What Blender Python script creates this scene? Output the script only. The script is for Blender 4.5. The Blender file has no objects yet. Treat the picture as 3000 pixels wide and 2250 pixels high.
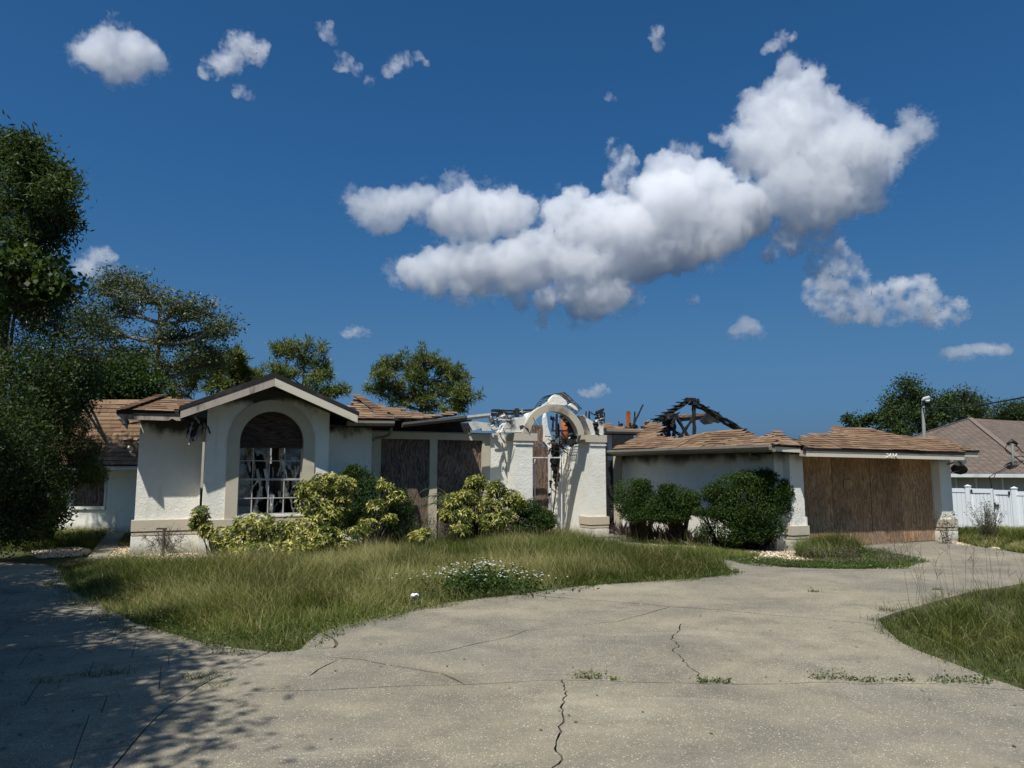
import bpy, bmesh, math, random
import numpy as np
from mathutils import Vector, Matrix, Quaternion
from mathutils import noise as mnoise
from mathutils.geometry import delaunay_2d_cdt
random.seed(7); NR = np.random.default_rng(7)
SC = bpy.context.scene
COL = SC.collection

# ------------------------------------------------------------------ camera, sky, sun, exposure
FOC = 2167.0; PITCH = math.atan(260 / FOC); CAMH = 1.7
cam = bpy.data.cameras.new('camera'); camo = bpy.data.objects.new('camera', cam); COL.objects.link(camo)
camo.location = (0, 0, CAMH); camo.rotation_euler = (math.pi / 2 + PITCH, 0, 0)
cam.sensor_fit = 'HORIZONTAL'; cam.sensor_width = 36.0; cam.lens = 36.0 * FOC / 3000.0
cam.clip_start = 0.1; cam.clip_end = 20000
SC.camera = camo
SUNV = Vector((-0.31, -0.81, 1.576)).normalized()
SUN_EL = math.asin(SUNV.z); SUN_ROT = math.atan2(SUNV.x, SUNV.y)
sl = bpy.data.lights.new('sun', 'SUN'); sl.energy = 5.0; sl.angle = math.radians(0.55); sl.color = (1.0, 0.98, 0.93)
slo = bpy.data.objects.new('sun', sl); COL.objects.link(slo)
slo.rotation_euler = SUNV.to_track_quat('Z', 'Y').to_euler(); slo.location = (-20, -50, 100)
SC.view_settings.view_transform = 'Standard'; SC.view_settings.look = 'None'
SC.view_settings.exposure = 0.24; SC.view_settings.gamma = 1.0; SC.view_settings.use_curve_mapping = False
SKY_STRENGTH = 0.060

def ray(px, py):
    a = (px - 1500) / FOC; b = (1125 - py) / FOC
    cp, sp = math.cos(PITCH), math.sin(PITCH)
    return Vector((a, cp - b * sp, sp + b * cp))
CAMP = Vector((0, 0, CAMH))
def G(px, py, z=0.0):
    d = ray(px, py); return CAMP + d * ((z - CAMH) / d.z)
def D(px, py, Y):
    d = ray(px, py); return CAMP + d * (Y / d.y)

class NT:
    """small helper round a node tree"""
    def __init__(s, t): s.t = t; s.n = t.nodes; s.l = t.links
    def add(s, typ, ins=None, **kw):
        n = s.n.new(typ)
        for k, v in kw.items(): setattr(n, k, v)
        for k, v in (ins or {}).items(): s.put(n, k, v)
        return n
    def put(s, n, k, v):
        i = n.inputs[k]
        if isinstance(v, bpy.types.NodeSocket): s.l.new(v, i)
        elif isinstance(v, bpy.types.Node): s.l.new(v.outputs[0], i)
        else: i.default_value = v
    def math(s, op, a, b=0.0, c=0.0, clamp=False):
        n = s.add('ShaderNodeMath', operation=op, use_clamp=clamp)
        s.put(n, 0, a); s.put(n, 1, b); s.put(n, 2, c); return n.outputs[0]
    def vmath(s, op, a, b=(0, 0, 0), out=0):
        n = s.add('ShaderNodeVectorMath', operation=op); s.put(n, 0, a); s.put(n, 1, b); return n.outputs[out]
    def mix(s, f, a, b, blend='MIX'):
        n = s.add('ShaderNodeMix', data_type='RGBA', blend_type=blend)
        s.put(n, 0, f); s.put(n, 6, a); s.put(n, 7, b); return n.outputs[2]
    def ramp(s, f, stops, interp='LINEAR'):
        n = s.add('ShaderNodeValToRGB'); s.put(n, 0, f); e = n.color_ramp.elements; n.color_ramp.interpolation = interp
        while len(e) > 1: e.remove(e[-1])
        for i, (p, c) in enumerate(stops):
            if isinstance(c, (int, float)): c = (c, c, c)
            el = e[0] if i == 0 else e.new(p)
            el.position = p; el.color = (*c[:3], 1)
        return n.outputs[0]
    def noise(s, vec, scale, detail=4, rough=0.55, dist=0.0, out=0):
        n = s.add('ShaderNodeTexNoise', {'Scale': scale, 'Detail': detail, 'Roughness': rough, 'Distortion': dist})
        if vec is not None: s.put(n, 'Vector', vec)
        return n.outputs[out]
    def voro(s, vec, scale, feature='F1', out=0, rnd=1.0):
        n = s.add('ShaderNodeTexVoronoi', {'Scale': scale, 'Randomness': rnd}, feature=feature)
        s.put(n, 'Vector', vec); return n.outputs[out]
    def sstep(s, x, lo, hi):
        n = s.add('ShaderNodeMapRange', interpolation_type='SMOOTHSTEP')
        s.put(n, 0, x); s.put(n, 1, lo); s.put(n, 2, hi); s.put(n, 3, 0.0); s.put(n, 4, 1.0); return n.outputs[0]

# ------------------------------------------------------------------ world: Nishita sky
W = bpy.data.worlds.new('World'); SC.world = W; W.use_nodes = True
wt = NT(W.node_tree); W.node_tree.nodes.clear()
tc = wt.add('ShaderNodeTexCoord'); sep = wt.add('ShaderNodeSeparateXYZ', {0: tc.outputs['Generated']})
sky = wt.add('ShaderNodeTexSky', sky_type='NISHITA'); sky.sun_disc = False
sky.sun_elevation = SUN_EL; sky.sun_rotation = SUN_ROT; sky.air_density = 1.0; sky.dust_density = 1.6; sky.ozone_density = 3.0
el = wt.sstep(sep.outputs[2], -.02, .42)
skc = wt.mix(1.0, sky.outputs[0], wt.mix(el, (.91, .77, .74, 1), (1, 1, 1, 1)), 'MULTIPLY')
lo_ = wt.sstep(sep.outputs[2], -.06, .20)
skc = wt.mix(1.0, skc, wt.mix(lo_, (.62, .84, 1.30, 1), (1, 1, 1, 1)), 'MULTIPLY')
hs = wt.add('ShaderNodeHueSaturation', {'Saturation': 1.12, 'Color': wt.mix(1.0, skc, (.65, .955, 1.20, 1), 'MULTIPLY')})
bg = wt.add('ShaderNodeBackground', {'Color': hs.outputs[0], 'Strength': SKY_STRENGTH})
wo = wt.add('ShaderNodeOutputWorld', {0: bg.outputs[0]})
SC.cycles.volume_bounces = 14; SC.cycles.max_bounces = 18

# ------------------------------------------------------------------ materials
M = {}
def newmat(name):
    m = bpy.data.materials.new(name); m.use_nodes = True; m.node_tree.nodes.clear()
    t = NT(m.node_tree); M[name] = m
    t.pos = t.add('ShaderNodeTexCoord').outputs['Object']
    return t
def finish(t, col, rough=.8, bump=None, bstr=.3, bdist=.01, metal=0.0, spec=.3, alpha=None):
    pr = t.add('ShaderNodeBsdfPrincipled', {'Base Color': col, 'Roughness': rough, 'Metallic': metal, 'Specular IOR Level': spec})
    if bump is not None:
        b = t.add('ShaderNodeBump', {'Height': bump, 'Strength': bstr, 'Distance': bdist}); t.l.new(b.outputs[0], pr.inputs['Normal'])
    t.add('ShaderNodeOutputMaterial', {0: pr.outputs[0]}); return pr

plain_later = []
def stucco(name, base, soot=True, sootz=2.62, sa=1.15):
    t = newmat(name); v = t.pos
    n = t.noise(v, 1.3, 6, .6)
    c = t.mix(t.math('MULTIPLY', t.sstep(n, .35, .8), .5), base, tuple(x * .74 for x in base[:2]) + (base[2] * .66, 1))
    st = t.noise(t.vmath('MULTIPLY', v, (7, 7, .5)), 1.0, 5, .6)
    c = t.mix(t.math('MULTIPLY', t.sstep(st, .55, .8), .28), c, (.22, .20, .17, 1))
    z = t.add('ShaderNodeSeparateXYZ', {0: v}).outputs[2]
    low = t.math('SUBTRACT', t.math('MULTIPLY_ADD', t.noise(v, 3.0, 5, .6), .35, .05), z)
    c = t.mix(t.math('MULTIPLY', t.sstep(low, -.05, .2), .55), c, (.20, .17, .12, 1))
    if soot:
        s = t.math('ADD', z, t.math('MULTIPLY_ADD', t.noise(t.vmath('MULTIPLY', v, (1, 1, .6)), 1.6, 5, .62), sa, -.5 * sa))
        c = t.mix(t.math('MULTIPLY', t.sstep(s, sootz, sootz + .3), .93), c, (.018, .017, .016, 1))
    k1 = t.voro(t.vmath('ADD', v, t.vmath('MULTIPLY', t.noise(v, 9, 2, .5, out=1), (.09, .09, .09))), 9.0, 'SMOOTH_F1')
    k2 = t.noise(v, 24, 5, .65, .8)
    h = t.math('ADD', t.math('MULTIPLY', t.sstep(k2, .42, .62), .6), t.math('MULTIPLY', k1, .8))
    finish(t, c, .92, h, .36, .02, spec=.15)
stucco('stucco', (.80, .765, .675, 1), sootz=2.52); stucco('stucco_clean', (.82, .785, .69, 1), soot=False); stucco('stucco_gable', (.80, .765, .675, 1), sootz=3.12); stucco('stucco_burnt', (.74, .71, .65, 1), sootz=3.12, sa=2.4)
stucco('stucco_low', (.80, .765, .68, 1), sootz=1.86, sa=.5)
def plain(name, base, rough=.7, var=.25, scale=3.0, dirt=(.12, .10, .08, 1), dirtamt=.35, bscale=40, bstr=.15, spec=.25, metal=0.0, stretch=(1, 1, 1)):
    t = newmat(name); v = t.vmath('MULTIPLY', t.pos, stretch)
    n = t.noise(v, scale, 6, .62); n2 = t.noise(v, scale * 6, 5, .6)
    c = t.mix(t.math('MULTIPLY', n2, var), base, tuple(x * .6 for x in base[:3]) + (1,))
    c = t.mix(t.math('MULTIPLY', t.sstep(n, .5, .75), dirtamt), c, dirt)
    finish(t, c, rough, t.noise(v, bscale, 4, .6), bstr, .01, metal, spec)
plain('tan_paint', (.52, .455, .345, 1), .8, .2, 2.0, (.25, .20, .14, 1), .35)
plain('tan_scorched', (.52, .455, .345, 1), .8, .3, 1.6, (.085, .07, .06, 1), .75)
plain('fascia_paint', (.60, .545, .44, 1), .65, .2, 1.7, (.22, .15, .11, 1), .55, stretch=(1, 1, 3))
plain('scorched_paint', (.43, .36, .30, 1), .75, .4, 1.4, (.05, .04, .035, 1), .95, stretch=(3, 3, 1))
plain('gutter_metal', (.235, .205, .16, 1), .5, .25, 2.5, (.06, .05, .045, 1), .75, spec=.4)
plain('burnt_metal', (.62, .60, .56, 1), .5, .3, 3.0, (.05, .045, .04, 1), .8, spec=.5)
plain('scorched_gutter', (.13, .112, .09, 1), .6, .3, 2.5, (.03, .028, .025, 1), .8)
plain('dull_metal', (.42, .41, .38, 1), .6, .3, 5.0, (.10, .085, .07, 1), .7)
plain('number_paint', (.74, .70, .61, 1), .6, .1)
plain('lamp_grey', (.40, .41, .40, 1), .6, .1)
plain('white_metal', (.72, .71, .68, 1), .45, .15, 3.0, (.25, .2, .16, 1), .3, spec=.4)
plain('vinyl', (.80, .82, .83, 1), .4, .08, 1.2, (.5, .52, .5, 1), .25, bstr=.02, spec=.4)
plain('black_edge', (.022, .02, .02, 1), .8, .3)
plain('rust_pipe', (.42, .115, .035, 1), .8, .4, 3.0, (.09, .03, .02, 1), .6, stretch=(1, 1, .4))
plain('grey_metal', (.17, .175, .17, 1), .7, .2, 4.0, (.08, .07, .06, 1), .4, spec=.15)
plain('dark_plastic', (.02, .02, .022, 1), .5, .2)
plain('dish_grey', (.62, .63, .63, 1), .45, .1)
plain('drywall', (.55, .53, .49, 1), .9, .3, 1.5, (.06, .05, .045, 1), .8)
plain('neighbour_wall', (.46, .42, .37, 1), .9, .15, 1.0)
plain('white_fascia', (.72, .72, .70, 1), .5, .1, 1.0)
plain('paper', (.82, .82, .80, 1), .8, .1)
plain('soil', (.115, .088, .06, 1), .95, .5, 1.5, (.05, .05, .025, 1), .6, 60, .5)
plain('bark', (.085, .068, .052, 1), .95, .5, 3.0, (.03, .03, .022, 1), .6, 25, .8, stretch=(3, 3, 1))
plain('bark_pale', (.20, .175, .145, 1), .95, .5, 3.0, (.07, .06, .05, 1), .6, 25, .8, stretch=(3, 3, 1))
plain('dry_stem', (.12, .095, .07, 1), .9, .4)
plain('cap_shingle', (.17, .132, .107, 1), .95, .3)
def charm():
    t = newmat('char'); v = t.pos
    k = t.voro(t.vmath('MULTIPLY', v, (1, 1, 1)), 22.0, 'DISTANCE_TO_EDGE')
    n = t.noise(v, 3.0, 5, .6)
    c = t.ramp(n, [(.3, (.008, .008, .009)), (.6, (.020, .019, .019)), (.78, (.065, .058, .052))])
    finish(t, c, .62, t.sstep(k, 0.0, .12), .8, .012, spec=.35)
charm()
def woodm(name, c0, c1, grey, greyamt, stretch=(9, 9, .8), dark=.5):
    t = newmat(name); oi = t.add('ShaderNodeObjectInfo').outputs['Random']
    v = t.vmath('ADD', t.pos, t.vmath('MULTIPLY', t.add('ShaderNodeCombineXYZ', {0: oi, 1: oi, 2: oi}).outputs[0], (9, 5, 7)))
    warp = t.vmath('MULTIPLY', t.vmath('SUBTRACT', t.noise(t.vmath('MULTIPLY', v, (1.0, 1.0, .6)), 1.7, 3, .5, out=1), (.5, .5, .5)), (.5, .5, .5))
    vs = t.vmath('MULTIPLY', t.vmath('ADD', v, warp), stretch)
    r = t.math('SINE', t.math('MULTIPLY', t.noise(vs, 1.0, 2, .45), 46.0))
    gr = t.noise(t.vmath('MULTIPLY', v, tuple(s * 8 for s in stretch)), 1.0, 3, .6)
    f = t.math('ADD', t.math('MULTIPLY', r, .2), t.math('MULTIPLY', gr, .9))
    c = t.mix(t.sstep(f, .15, .85), c0, c1)
    n = t.noise(v, 1.1, 5, .6)
    z = t.add('ShaderNodeSeparateXYZ', {0: t.pos}).outputs[2]
    wz = t.math('ADD', t.math('MULTIPLY_ADD', z, -.45, .62), t.math('MULTIPLY_ADD', n, 1.3, -.65))
    c = t.mix(t.math('MULTIPLY', t.sstep(wz, .1, .9), greyamt), c, t.mix(t.sstep(f, .2, .8), tuple(x * .45 for x in grey[:3]) + (1,), grey))
    c = t.mix(t.math('MULTIPLY', t.sstep(t.noise(v, .7, 4, .6), .5, .72), dark), c, (.03, .024, .02, 1))
    c = t.mix(t.math('MULTIPLY', oi, .38), c, (.05, .035, .025, 1))
    finish(t, c, .85, f, .25, .006, spec=.15)
woodm('plywood', (.28, .15, .068, 1), (.64, .39, .20, 1), (.42, .325, .26, 1), .7, dark=.35)
woodm('plywood_dark', (.09, .06, .047, 1), (.33, .23, .175, 1), (.27, .23, .205, 1), .5, dark=.6)
woodm('plywood_burnt', (.025, .017, .014, 1), (.11, .072, .055, 1), (.03, .025, .02, 1), .4, stretch=(.8, .8, 9), dark=.7)
def shinglem():
    t = newmat('shingle')
    a = t.add('ShaderNodeObjectInfo').outputs['Random']; b = t.add('ShaderNodeNewGeometry').outputs['Random Per Island']
    r = t.math('FRACT', t.math('ADD', t.math('MULTIPLY', a, 7.31), b))
    c = t.ramp(r, [(0, (.135, .082, .050)), (.3, (.178, .110, .066)), (.55, (.212, .135, .082)), (.8, (.255, .168, .105)), (1, (.160, .099, .060))])
    gp = t.add('ShaderNodeNewGeometry').outputs['Position']
    n = t.noise(gp, 90, 3, .7)
    c = t.mix(t.math('MULTIPLY', t.sstep(n, .4, .75), .55), c, (.075, .05, .035, 1))
    s = t.noise(gp, .9, 5, .65)
    c = t.mix(t.math('MULTIPLY', t.sstep(s, .55, .75), .55), c, (.06, .05, .042, 1))
    finish(t, c, .95, n, .4, .004, spec=.1)
shinglem()
def shingle_far(name, cols):
    t = newmat(name); u = t.add('ShaderNodeTexCoord').outputs['UV']
    br = t.add('ShaderNodeTexBrick', {'Vector': u, 'Scale': 1.0, 'Brick Width': .32, 'Row Height': .16, 'Mortar Size': .022, 'Color1': cols[0], 'Color2': cols[1], 'Mortar': cols[2]})
    n = t.noise(t.pos, .8, 6, .65)
    st = t.noise(t.vmath('MULTIPLY', u, (2.2, .25, 1)), 1.0, 4, .6)
    c = t.mix(t.math('MULTIPLY', t.sstep(n, .4, .75), .5), br.outputs[0], tuple(x * .5 for x in cols[0][:3]) + (1,))
    c = t.mix(t.math('MULTIPLY', t.sstep(st, .5, .75), .45), c, (.05, .043, .04, 1))
    finish(t, c, .95, br.outputs[1], -.6, .01, spec=.1)
shingle_far('shingle_grey', ((.185, .145, .118, 1), (.135, .102, .083, 1), (.07, .055, .045, 1)))
def concrete():
    t = newmat('concrete'); v = t.pos
    n = t.noise(v, .5, 8, .68); n2 = t.noise(v, 2.1, 6, .6)
    c = t.ramp(n, [(.28, (.088, .080, .063)), (.42, (.168, .150, .112)), (.56, (.245, .213, .152)), (.72, (.335, .288, .198))])
    c = t.mix(t.math('MULTIPLY', t.sstep(n2, .46, .70), .5), c, (.105, .095, .074, 1))
    n4 = t.noise(t.vmath('ADD', v, (7, 3, 0)), .28, 7, .7, .6); c = t.mix(t.math('MULTIPLY', t.sstep(n4, .48, .66), .55), c, (.118, .114, .104, 1))
    n5 = t.noise(t.vmath('MULTIPLY', v, (.5, 1.6, 1)), .9, 6, .7, .8); c = t.mix(t.math('MULTIPLY', t.sstep(n5, .54, .72), .45), c, (.36, .325, .25, 1))
    n6 = t.noise(v, 3.4, 5, .75, .5); c = t.mix(t.math('MULTIPLY', t.sstep(n6, .60, .70), .5), c, (.085, .08, .068, 1))
    vv = t.vmath('ADD', v, t.vmath('MULTIPLY', t.noise(v, 30, 2, .5, out=1), (.02, .02, 0)))
    vs = t.vmath('MULTIPLY', vv, (1, 1, 0))
    vo = t.add('ShaderNodeTexVoronoi', {'Scale': 84.0, 'Vector': vs}); dd = vo.outputs[0]
    rc = t.add('ShaderNodeSeparateColor', {0: vo.outputs[1]})
    vo2 = t.add('ShaderNodeTexVoronoi', {'Scale': 150.0, 'Vector': vs})
    rc2 = t.add('ShaderNodeSeparateColor', {0: vo2.outputs[1]})
    ag = t.noise(v, .8, 4, .6)
    thr = t.math('MULTIPLY_ADD', ag, -1.3, 1.22)
    peb = t.math('MULTIPLY', t.math('GREATER_THAN', rc.outputs[0], thr), t.math('LESS_THAN', dd, t.math('MULTIPLY_ADD', rc.outputs[1], .3, .18)))
    pc = t.ramp(rc.outputs[2], [(0, (.25, .218, .15)), (.6, (.38, .335, .24)), (1, (.62, .56, .43))])
    c = t.mix(t.math('MULTIPLY', peb, .85), c, pc)
    p2 = t.math('GREATER_THAN', rc2.outputs[0], .72)
    c = t.mix(t.math('MULTIPLY', p2, .42), c, t.ramp(rc2.outputs[1], [(0, (.06, .054, .04)), (.5, (.18, .16, .115)), (1, (.46, .41, .31))]))
    h = t.math('ADD', t.math('MULTIPLY', t.noise(v, 120, 3, .7), .7), t.math('MULTIPLY', peb, .6))
    finish(t, c, .9, h, .5, .006, spec=.2)
concrete()
def stonem(name, stops):
    t = newmat(name); b = t.add('ShaderNodeNewGeometry').outputs['Random Per Island']
    finish(t, t.ramp(b, stops), .85, spec=.2)
stonem('pebble', [(0, (.22, .15, .09)), (.4, (.42, .31, .19)), (.75, (.58, .48, .34)), (1, (.70, .64, .54))])
def leafm(name, stops, trans=.3, rough=.5, spec=.35):
    t = newmat(name)
    at = t.add('ShaderNodeAttribute', attribute_name='tint').outputs['Fac']
    c = t.ramp(at, stops)
    pr = t.add('ShaderNodeBsdfPrincipled', {'Base Color': c, 'Roughness': rough, 'Specular IOR Level': spec})
    tr = t.add('ShaderNodeBsdfTranslucent', {'Color': t.mix(.5, c, (.12, .17, .01, 1))})
    mx = t.add('ShaderNodeMixShader', {0: trans, 1: pr.outputs[0], 2: tr.outputs[0]})
    t.add('ShaderNodeOutputMaterial', {0: mx.outputs[0]})
leafm('grass', [(0, (.022, .036, .007)), (.35, (.062, .088, .015)), (.65, (.125, .148, .028)), (.85, (.22, .20, .065)), (1, (.38, .32, .165))], .32, .6, .15)
leafm('oak_leaf', [(0, (.012, .024, .007)), (.5, (.034, .060, .015)), (.85, (.068, .098, .024)), (1, (.085, .10, .03))], .25, .6, .25)
leafm('pale_leaf', [(0, (.034, .046, .018)), (.5, (.072, .094, .034)), (.9, (.13, .15, .06)), (1, (.17, .16, .08))], .25, .5, .4)
leafm('pine_leaf', [(0, (.04, .062, .014)), (.5, (.098, .128, .030)), (.9, (.16, .18, .045)), (1, (.19, .16, .06))], .32, .5, .3)
leafm('vine_leaf', [(0, (.03, .055, .014)), (.5, (.06, .10, .02)), (.8, (.13, .16, .035)), (1, (.30, .27, .09))], .35, .5, .3)
leafm('box_leaf', [(0, (.010, .024, .005)), (.5, (.028, .056, .010)), (.85, (.058, .095, .016)), (1, (.10, .13, .03))], .25, .6, .2)
leafm('gold_leaf', [(0, (.018, .038, .008)), (.35, (.055, .085, .014)), (.55, (.19, .20, .035)), (.8, (.40, .37, .085)), (1, (.56, .51, .18))], .28, .5, .3)
leafm('purple_leaf', [(0, (.022, .014, .018)), (.5, (.045, .022, .032)), (.85, (.07, .05, .045)), (1, (.10, .09, .05))], .15, .4, .5)
leafm('frond', [(0, (.025, .05, .014)), (.5, (.05, .09, .02)), (1, (.12, .16, .05))], .25, .45, .4)
leafm('dry_weed', [(0, (.05, .042, .032)), (.5, (.11, .09, .065)), (1, (.20, .165, .115))], .15, .7, .1)
leafm('petal', [(0, (.75, .75, .72)), (.8, (.82, .82, .80)), (.81, (.55, .40, .05)), (1, (.55, .40, .05))], .25, .6, .2)
def glassm():
    t = newmat('glass')
    gl = t.add('ShaderNodeBsdfGlossy', {'Color': (.9, .95, .95, 1), 'Roughness': .03}); tr = t.add('ShaderNodeBsdfTransparent', {'Color': (.62, .63, .61, 1)})
    df = t.add('ShaderNodeBsdfDiffuse', {'Color': (.35, .34, .31, 1)})
    f = t.add('ShaderNodeFresnel', {0: 1.5}).outputs[0]
    a = t.add('ShaderNodeMixShader', {0: t.sstep(t.noise(t.pos, 4, 5, .6), .35, .75), 1: tr.outputs[0], 2: df.outputs[0]})
    b = t.add('ShaderNodeMixShader', {0: f, 1: a.outputs[0], 2: gl.outputs[0]})
    t.add('ShaderNodeOutputMaterial', {0: b.outputs[0]})
glassm()

# ------------------------------------------------------------------ object helpers
def tag(o, label=None, cat=None, group=None, kind=None):
    if label: o['label'] = label
    if cat: o['category'] = cat
    if group: o['group'] = group
    if kind: o['kind'] = kind
    return o
def mesh_obj(name, V, F, mat, parent=None, smooth=False, loc=None):
    me = bpy.data.meshes.new(name); me.from_pydata([tuple(v) for v in V], [], F); me.update()
    if smooth: me.polygons.foreach_set('use_smooth', [True] * len(me.polygons))
    if mat: me.materials.append(M[mat])
    o = bpy.data.objects.new(name, me); COL.objects.link(o)
    if parent: o.parent = parent
    if loc is not None: o.location = loc
    return o
def empty(name, loc, rz=0.0):
    o = bpy.data.objects.new(name, None); COL.objects.link(o); o.location = loc; o.rotation_euler = (0, 0, rz); o.empty_display_size = .3
    return o
def np_obj(name, V, F, mat, parent=None, tint=None, loc=None):
    """numpy mesh: V (n,3), F (m,k) all faces of k corners"""
    V = np.asarray(V, np.float32); F = np.asarray(F, np.int32); k = F.shape[1]
    me = bpy.data.meshes.new(name)
    me.vertices.add(len(V)); me.vertices.foreach_set('co', V.ravel())
    me.loops.add(F.size); me.loops.foreach_set('vertex_index', F.ravel())
    me.polygons.add(len(F)); me.polygons.foreach_set('loop_start', np.arange(0, F.size, k, dtype=np.int32))
    me.polygons.foreach_set('loop_total', np.full(len(F), k, np.int32))
    if tint is not None:
        a = me.attributes.new('tint', 'FLOAT', 'POINT'); a.data.foreach_set('value', np.asarray(tint, np.float32))
    me.update(calc_edges=True); me.validate()
    me.materials.append(M[mat])
    o = bpy.data.objects.new(name, me); COL.objects.link(o)
    if parent: o.parent = parent
    if loc is not None: o.location = loc
    return o
class MB:
    def __init__(s): s.v = []; s.f = []
    def box(s, a, b):
        x0, y0, z0 = a; x1, y1, z1 = b; n = len(s.v)
        s.v += [(x0, y0, z0), (x1, y0, z0), (x1, y1, z0), (x0, y1, z0), (x0, y0, z1), (x1, y0, z1), (x1, y1, z1), (x0, y1, z1)]
        s.f += [tuple(n + i for i in q) for q in ((0, 3, 2, 1), (4, 5, 6, 7), (0, 1, 5, 4), (1, 2, 6, 5), (2, 3, 7, 6), (3, 0, 4, 7))]
        return s
    def bar(s, p0, p1, w, h, up=(0, 0, 1), seg=1, jit=0.0, taper=1.0):
        p0 = Vector(p0); p1 = Vector(p1); d = (p1 - p0).normalized(); u = Vector(up)
        if abs(d.dot(u)) > .95: u = Vector((0, 1, 0))
        r = d.cross(u).normalized(); u = r.cross(d); n = len(s.v)
        for i in range(seg + 1):
            c = p0.lerp(p1, i / seg); k = 1 + (taper - 1) * i / seg
            for a, b in ((-1, -1), (1, -1), (1, 1), (-1, 1)):
                j = Vector((random.uniform(-jit, jit), random.uniform(-jit, jit), random.uniform(-jit, jit))) if jit else Vector()
                s.v.append(tuple(c + r * (a * w / 2 * k) + u * (b * h / 2 * k) + j))
        for i in range(seg):
            m = n + 4 * i
            for a in range(4):
                b = (a + 1) % 4; s.f.append((m + a, m + b, m + 4 + b, m + 4 + a))
        m = n + 4 * seg; s.f += [(n + 3, n + 2, n + 1, n), (m, m + 1, m + 2, m + 3)]
        return s
    def tube(s, pts, rad, sides=6):
        pts = [Vector(p) for p in pts]; n = len(s.v)
        rad = rad if isinstance(rad, (list, tuple)) else [rad] * len(pts)
        ref = Vector((.31, .2, 1))
        for i, p in enumerate(pts):
            d = (pts[min(i + 1, len(pts) - 1)] - pts[max(i - 1, 0)]).normalized()
            if abs(d.dot(ref.normalized())) > .97: ref = Vector((1, .2, .1))
            a = d.cross(ref).normalized(); b = d.cross(a)
            for k in range(sides):
                t = 2 * math.pi * k / sides; s.v.append(tuple(p + (a * math.cos(t) + b * math.sin(t)) * rad[i]))
        for i in range(len(pts) - 1):
            for k in range(sides):
                q = (k + 1) % sides; m = n + i * sides; s.f.append((m + k, m + q, m + sides + q, m + sides + k))
        s.f.append(tuple(n + k for k in reversed(range(sides)))); m = n + (len(pts) - 1) * sides; s.f.append(tuple(m + k for k in range(sides)))
        return s
    def profile(s, prof, p0, p1, side):
        """extrude closed 2D profile (out, up) from p0 to p1; side = outward unit vector"""
        p0 = Vector(p0); p1 = Vector(p1); side = Vector(side); n = len(s.v); k = len(prof)
        for p in (p0, p1):
            for a, b in prof: s.v.append(tuple(p + side * a + Vector((0, 0, b))))
        for i in range(k): j = (i + 1) % k; s.f.append((n + i, n + j, n + k + j, n + k + i))
        s.f += [tuple(n + i for i in reversed(range(k))), tuple(n + k + i for i in range(k))]
        return s
    def build(s, name, mat, parent=None, smooth=False):
        o = mesh_obj(name, s.v, s.f, mat, parent, smooth)
        bm = bmesh.new(); bm.from_mesh(o.data); bmesh.ops.recalc_face_normals(bm, faces=bm.faces); bm.to_mesh(o.data); bm.free()
        return o
def inside(pt, poly):
    x, y = pt; c = False; j = len(poly) - 1
    for i in range(len(poly)):
        xi, yi = poly[i][0], poly[i][1]; xj, yj = poly[j][0], poly[j][1]
        if (yi > y) != (yj > y) and x < (xj - xi) * (y - yi) / (yj - yi) + xi: c = not c
        j = i
    return c
def inside_np(P, poly):
    x, y = P[:, 0], P[:, 1]; c = np.zeros(len(P), bool); j = len(poly) - 1
    for i in range(len(poly)):
        xi, yi = poly[i][0], poly[i][1]; xj, yj = poly[j][0], poly[j][1]
        if yi != yj:
            c ^= ((yi > y) != (yj > y)) & (x < (xj - xi) * (y - yi) / (yj - yi) + xi)
        j = i
    return c
def ccw(p):
    a = sum(p[i][0] * p[(i + 1) % len(p)][1] - p[(i + 1) % len(p)][0] * p[i][1] for i in range(len(p)))
    return list(p) if a > 0 else list(reversed(p))
def cut_sheet(outers, holes):
    """triangles of the outer polygons minus the holes"""
    vs = []; fs = []
    for poly in outers + holes:
        poly = ccw([(q[0], q[1]) for q in poly]); n = len(vs); vs += [Vector(q) for q in poly]; fs.append(list(range(n, n + len(poly))))
    no = len(outers)
    r = delaunay_2d_cdt(vs, [], fs, 1, 1e-5)
    V = [(v.x, v.y) for v in r[0]]; T = []
    for f, og in zip(r[2], r[5]):
        if any(i < no for i in og) and not any(i >= no for i in og): T.append(tuple(f))
    return V, T
def extrude(V2, T, to3, lo, hi):
    """solid from a 2D triangle sheet; to3(u, v, w) places a point"""
    n = len(V2); V = [to3(u, v, hi) for u, v in V2] + [to3(u, v, lo) for u, v in V2]
    F = list(T) + [tuple(n + i for i in reversed(t)) for t in T]
    cnt = {}
    for t in T:
        for i in range(3):
            e = (t[i], t[(i + 1) % 3]); cnt[e] = 1
    for (a, b) in cnt:
        if (b, a) not in cnt: F.append((a, n + a, n + b, b))
    return V, F
def clean(o):
    bm = bmesh.new(); bm.from_mesh(o.data)
    bmesh.ops.delete(bm, geom=[v for v in bm.verts if not v.link_faces], context='VERTS')
    bmesh.ops.recalc_face_normals(bm, faces=bm.faces); bm.to_mesh(o.data); bm.free(); return o
def panel(name, outer, holes, y0, y1, mat, parent):
    """upright sheet in the x-z plane with holes, thickness y0..y1"""
    V2, T = cut_sheet([outer], holes)
    V, F = extrude(V2, T, lambda u, v, w: (u, w, v), y1, y0)
    return clean(mesh_obj(name, V, F, mat, parent))
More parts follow.
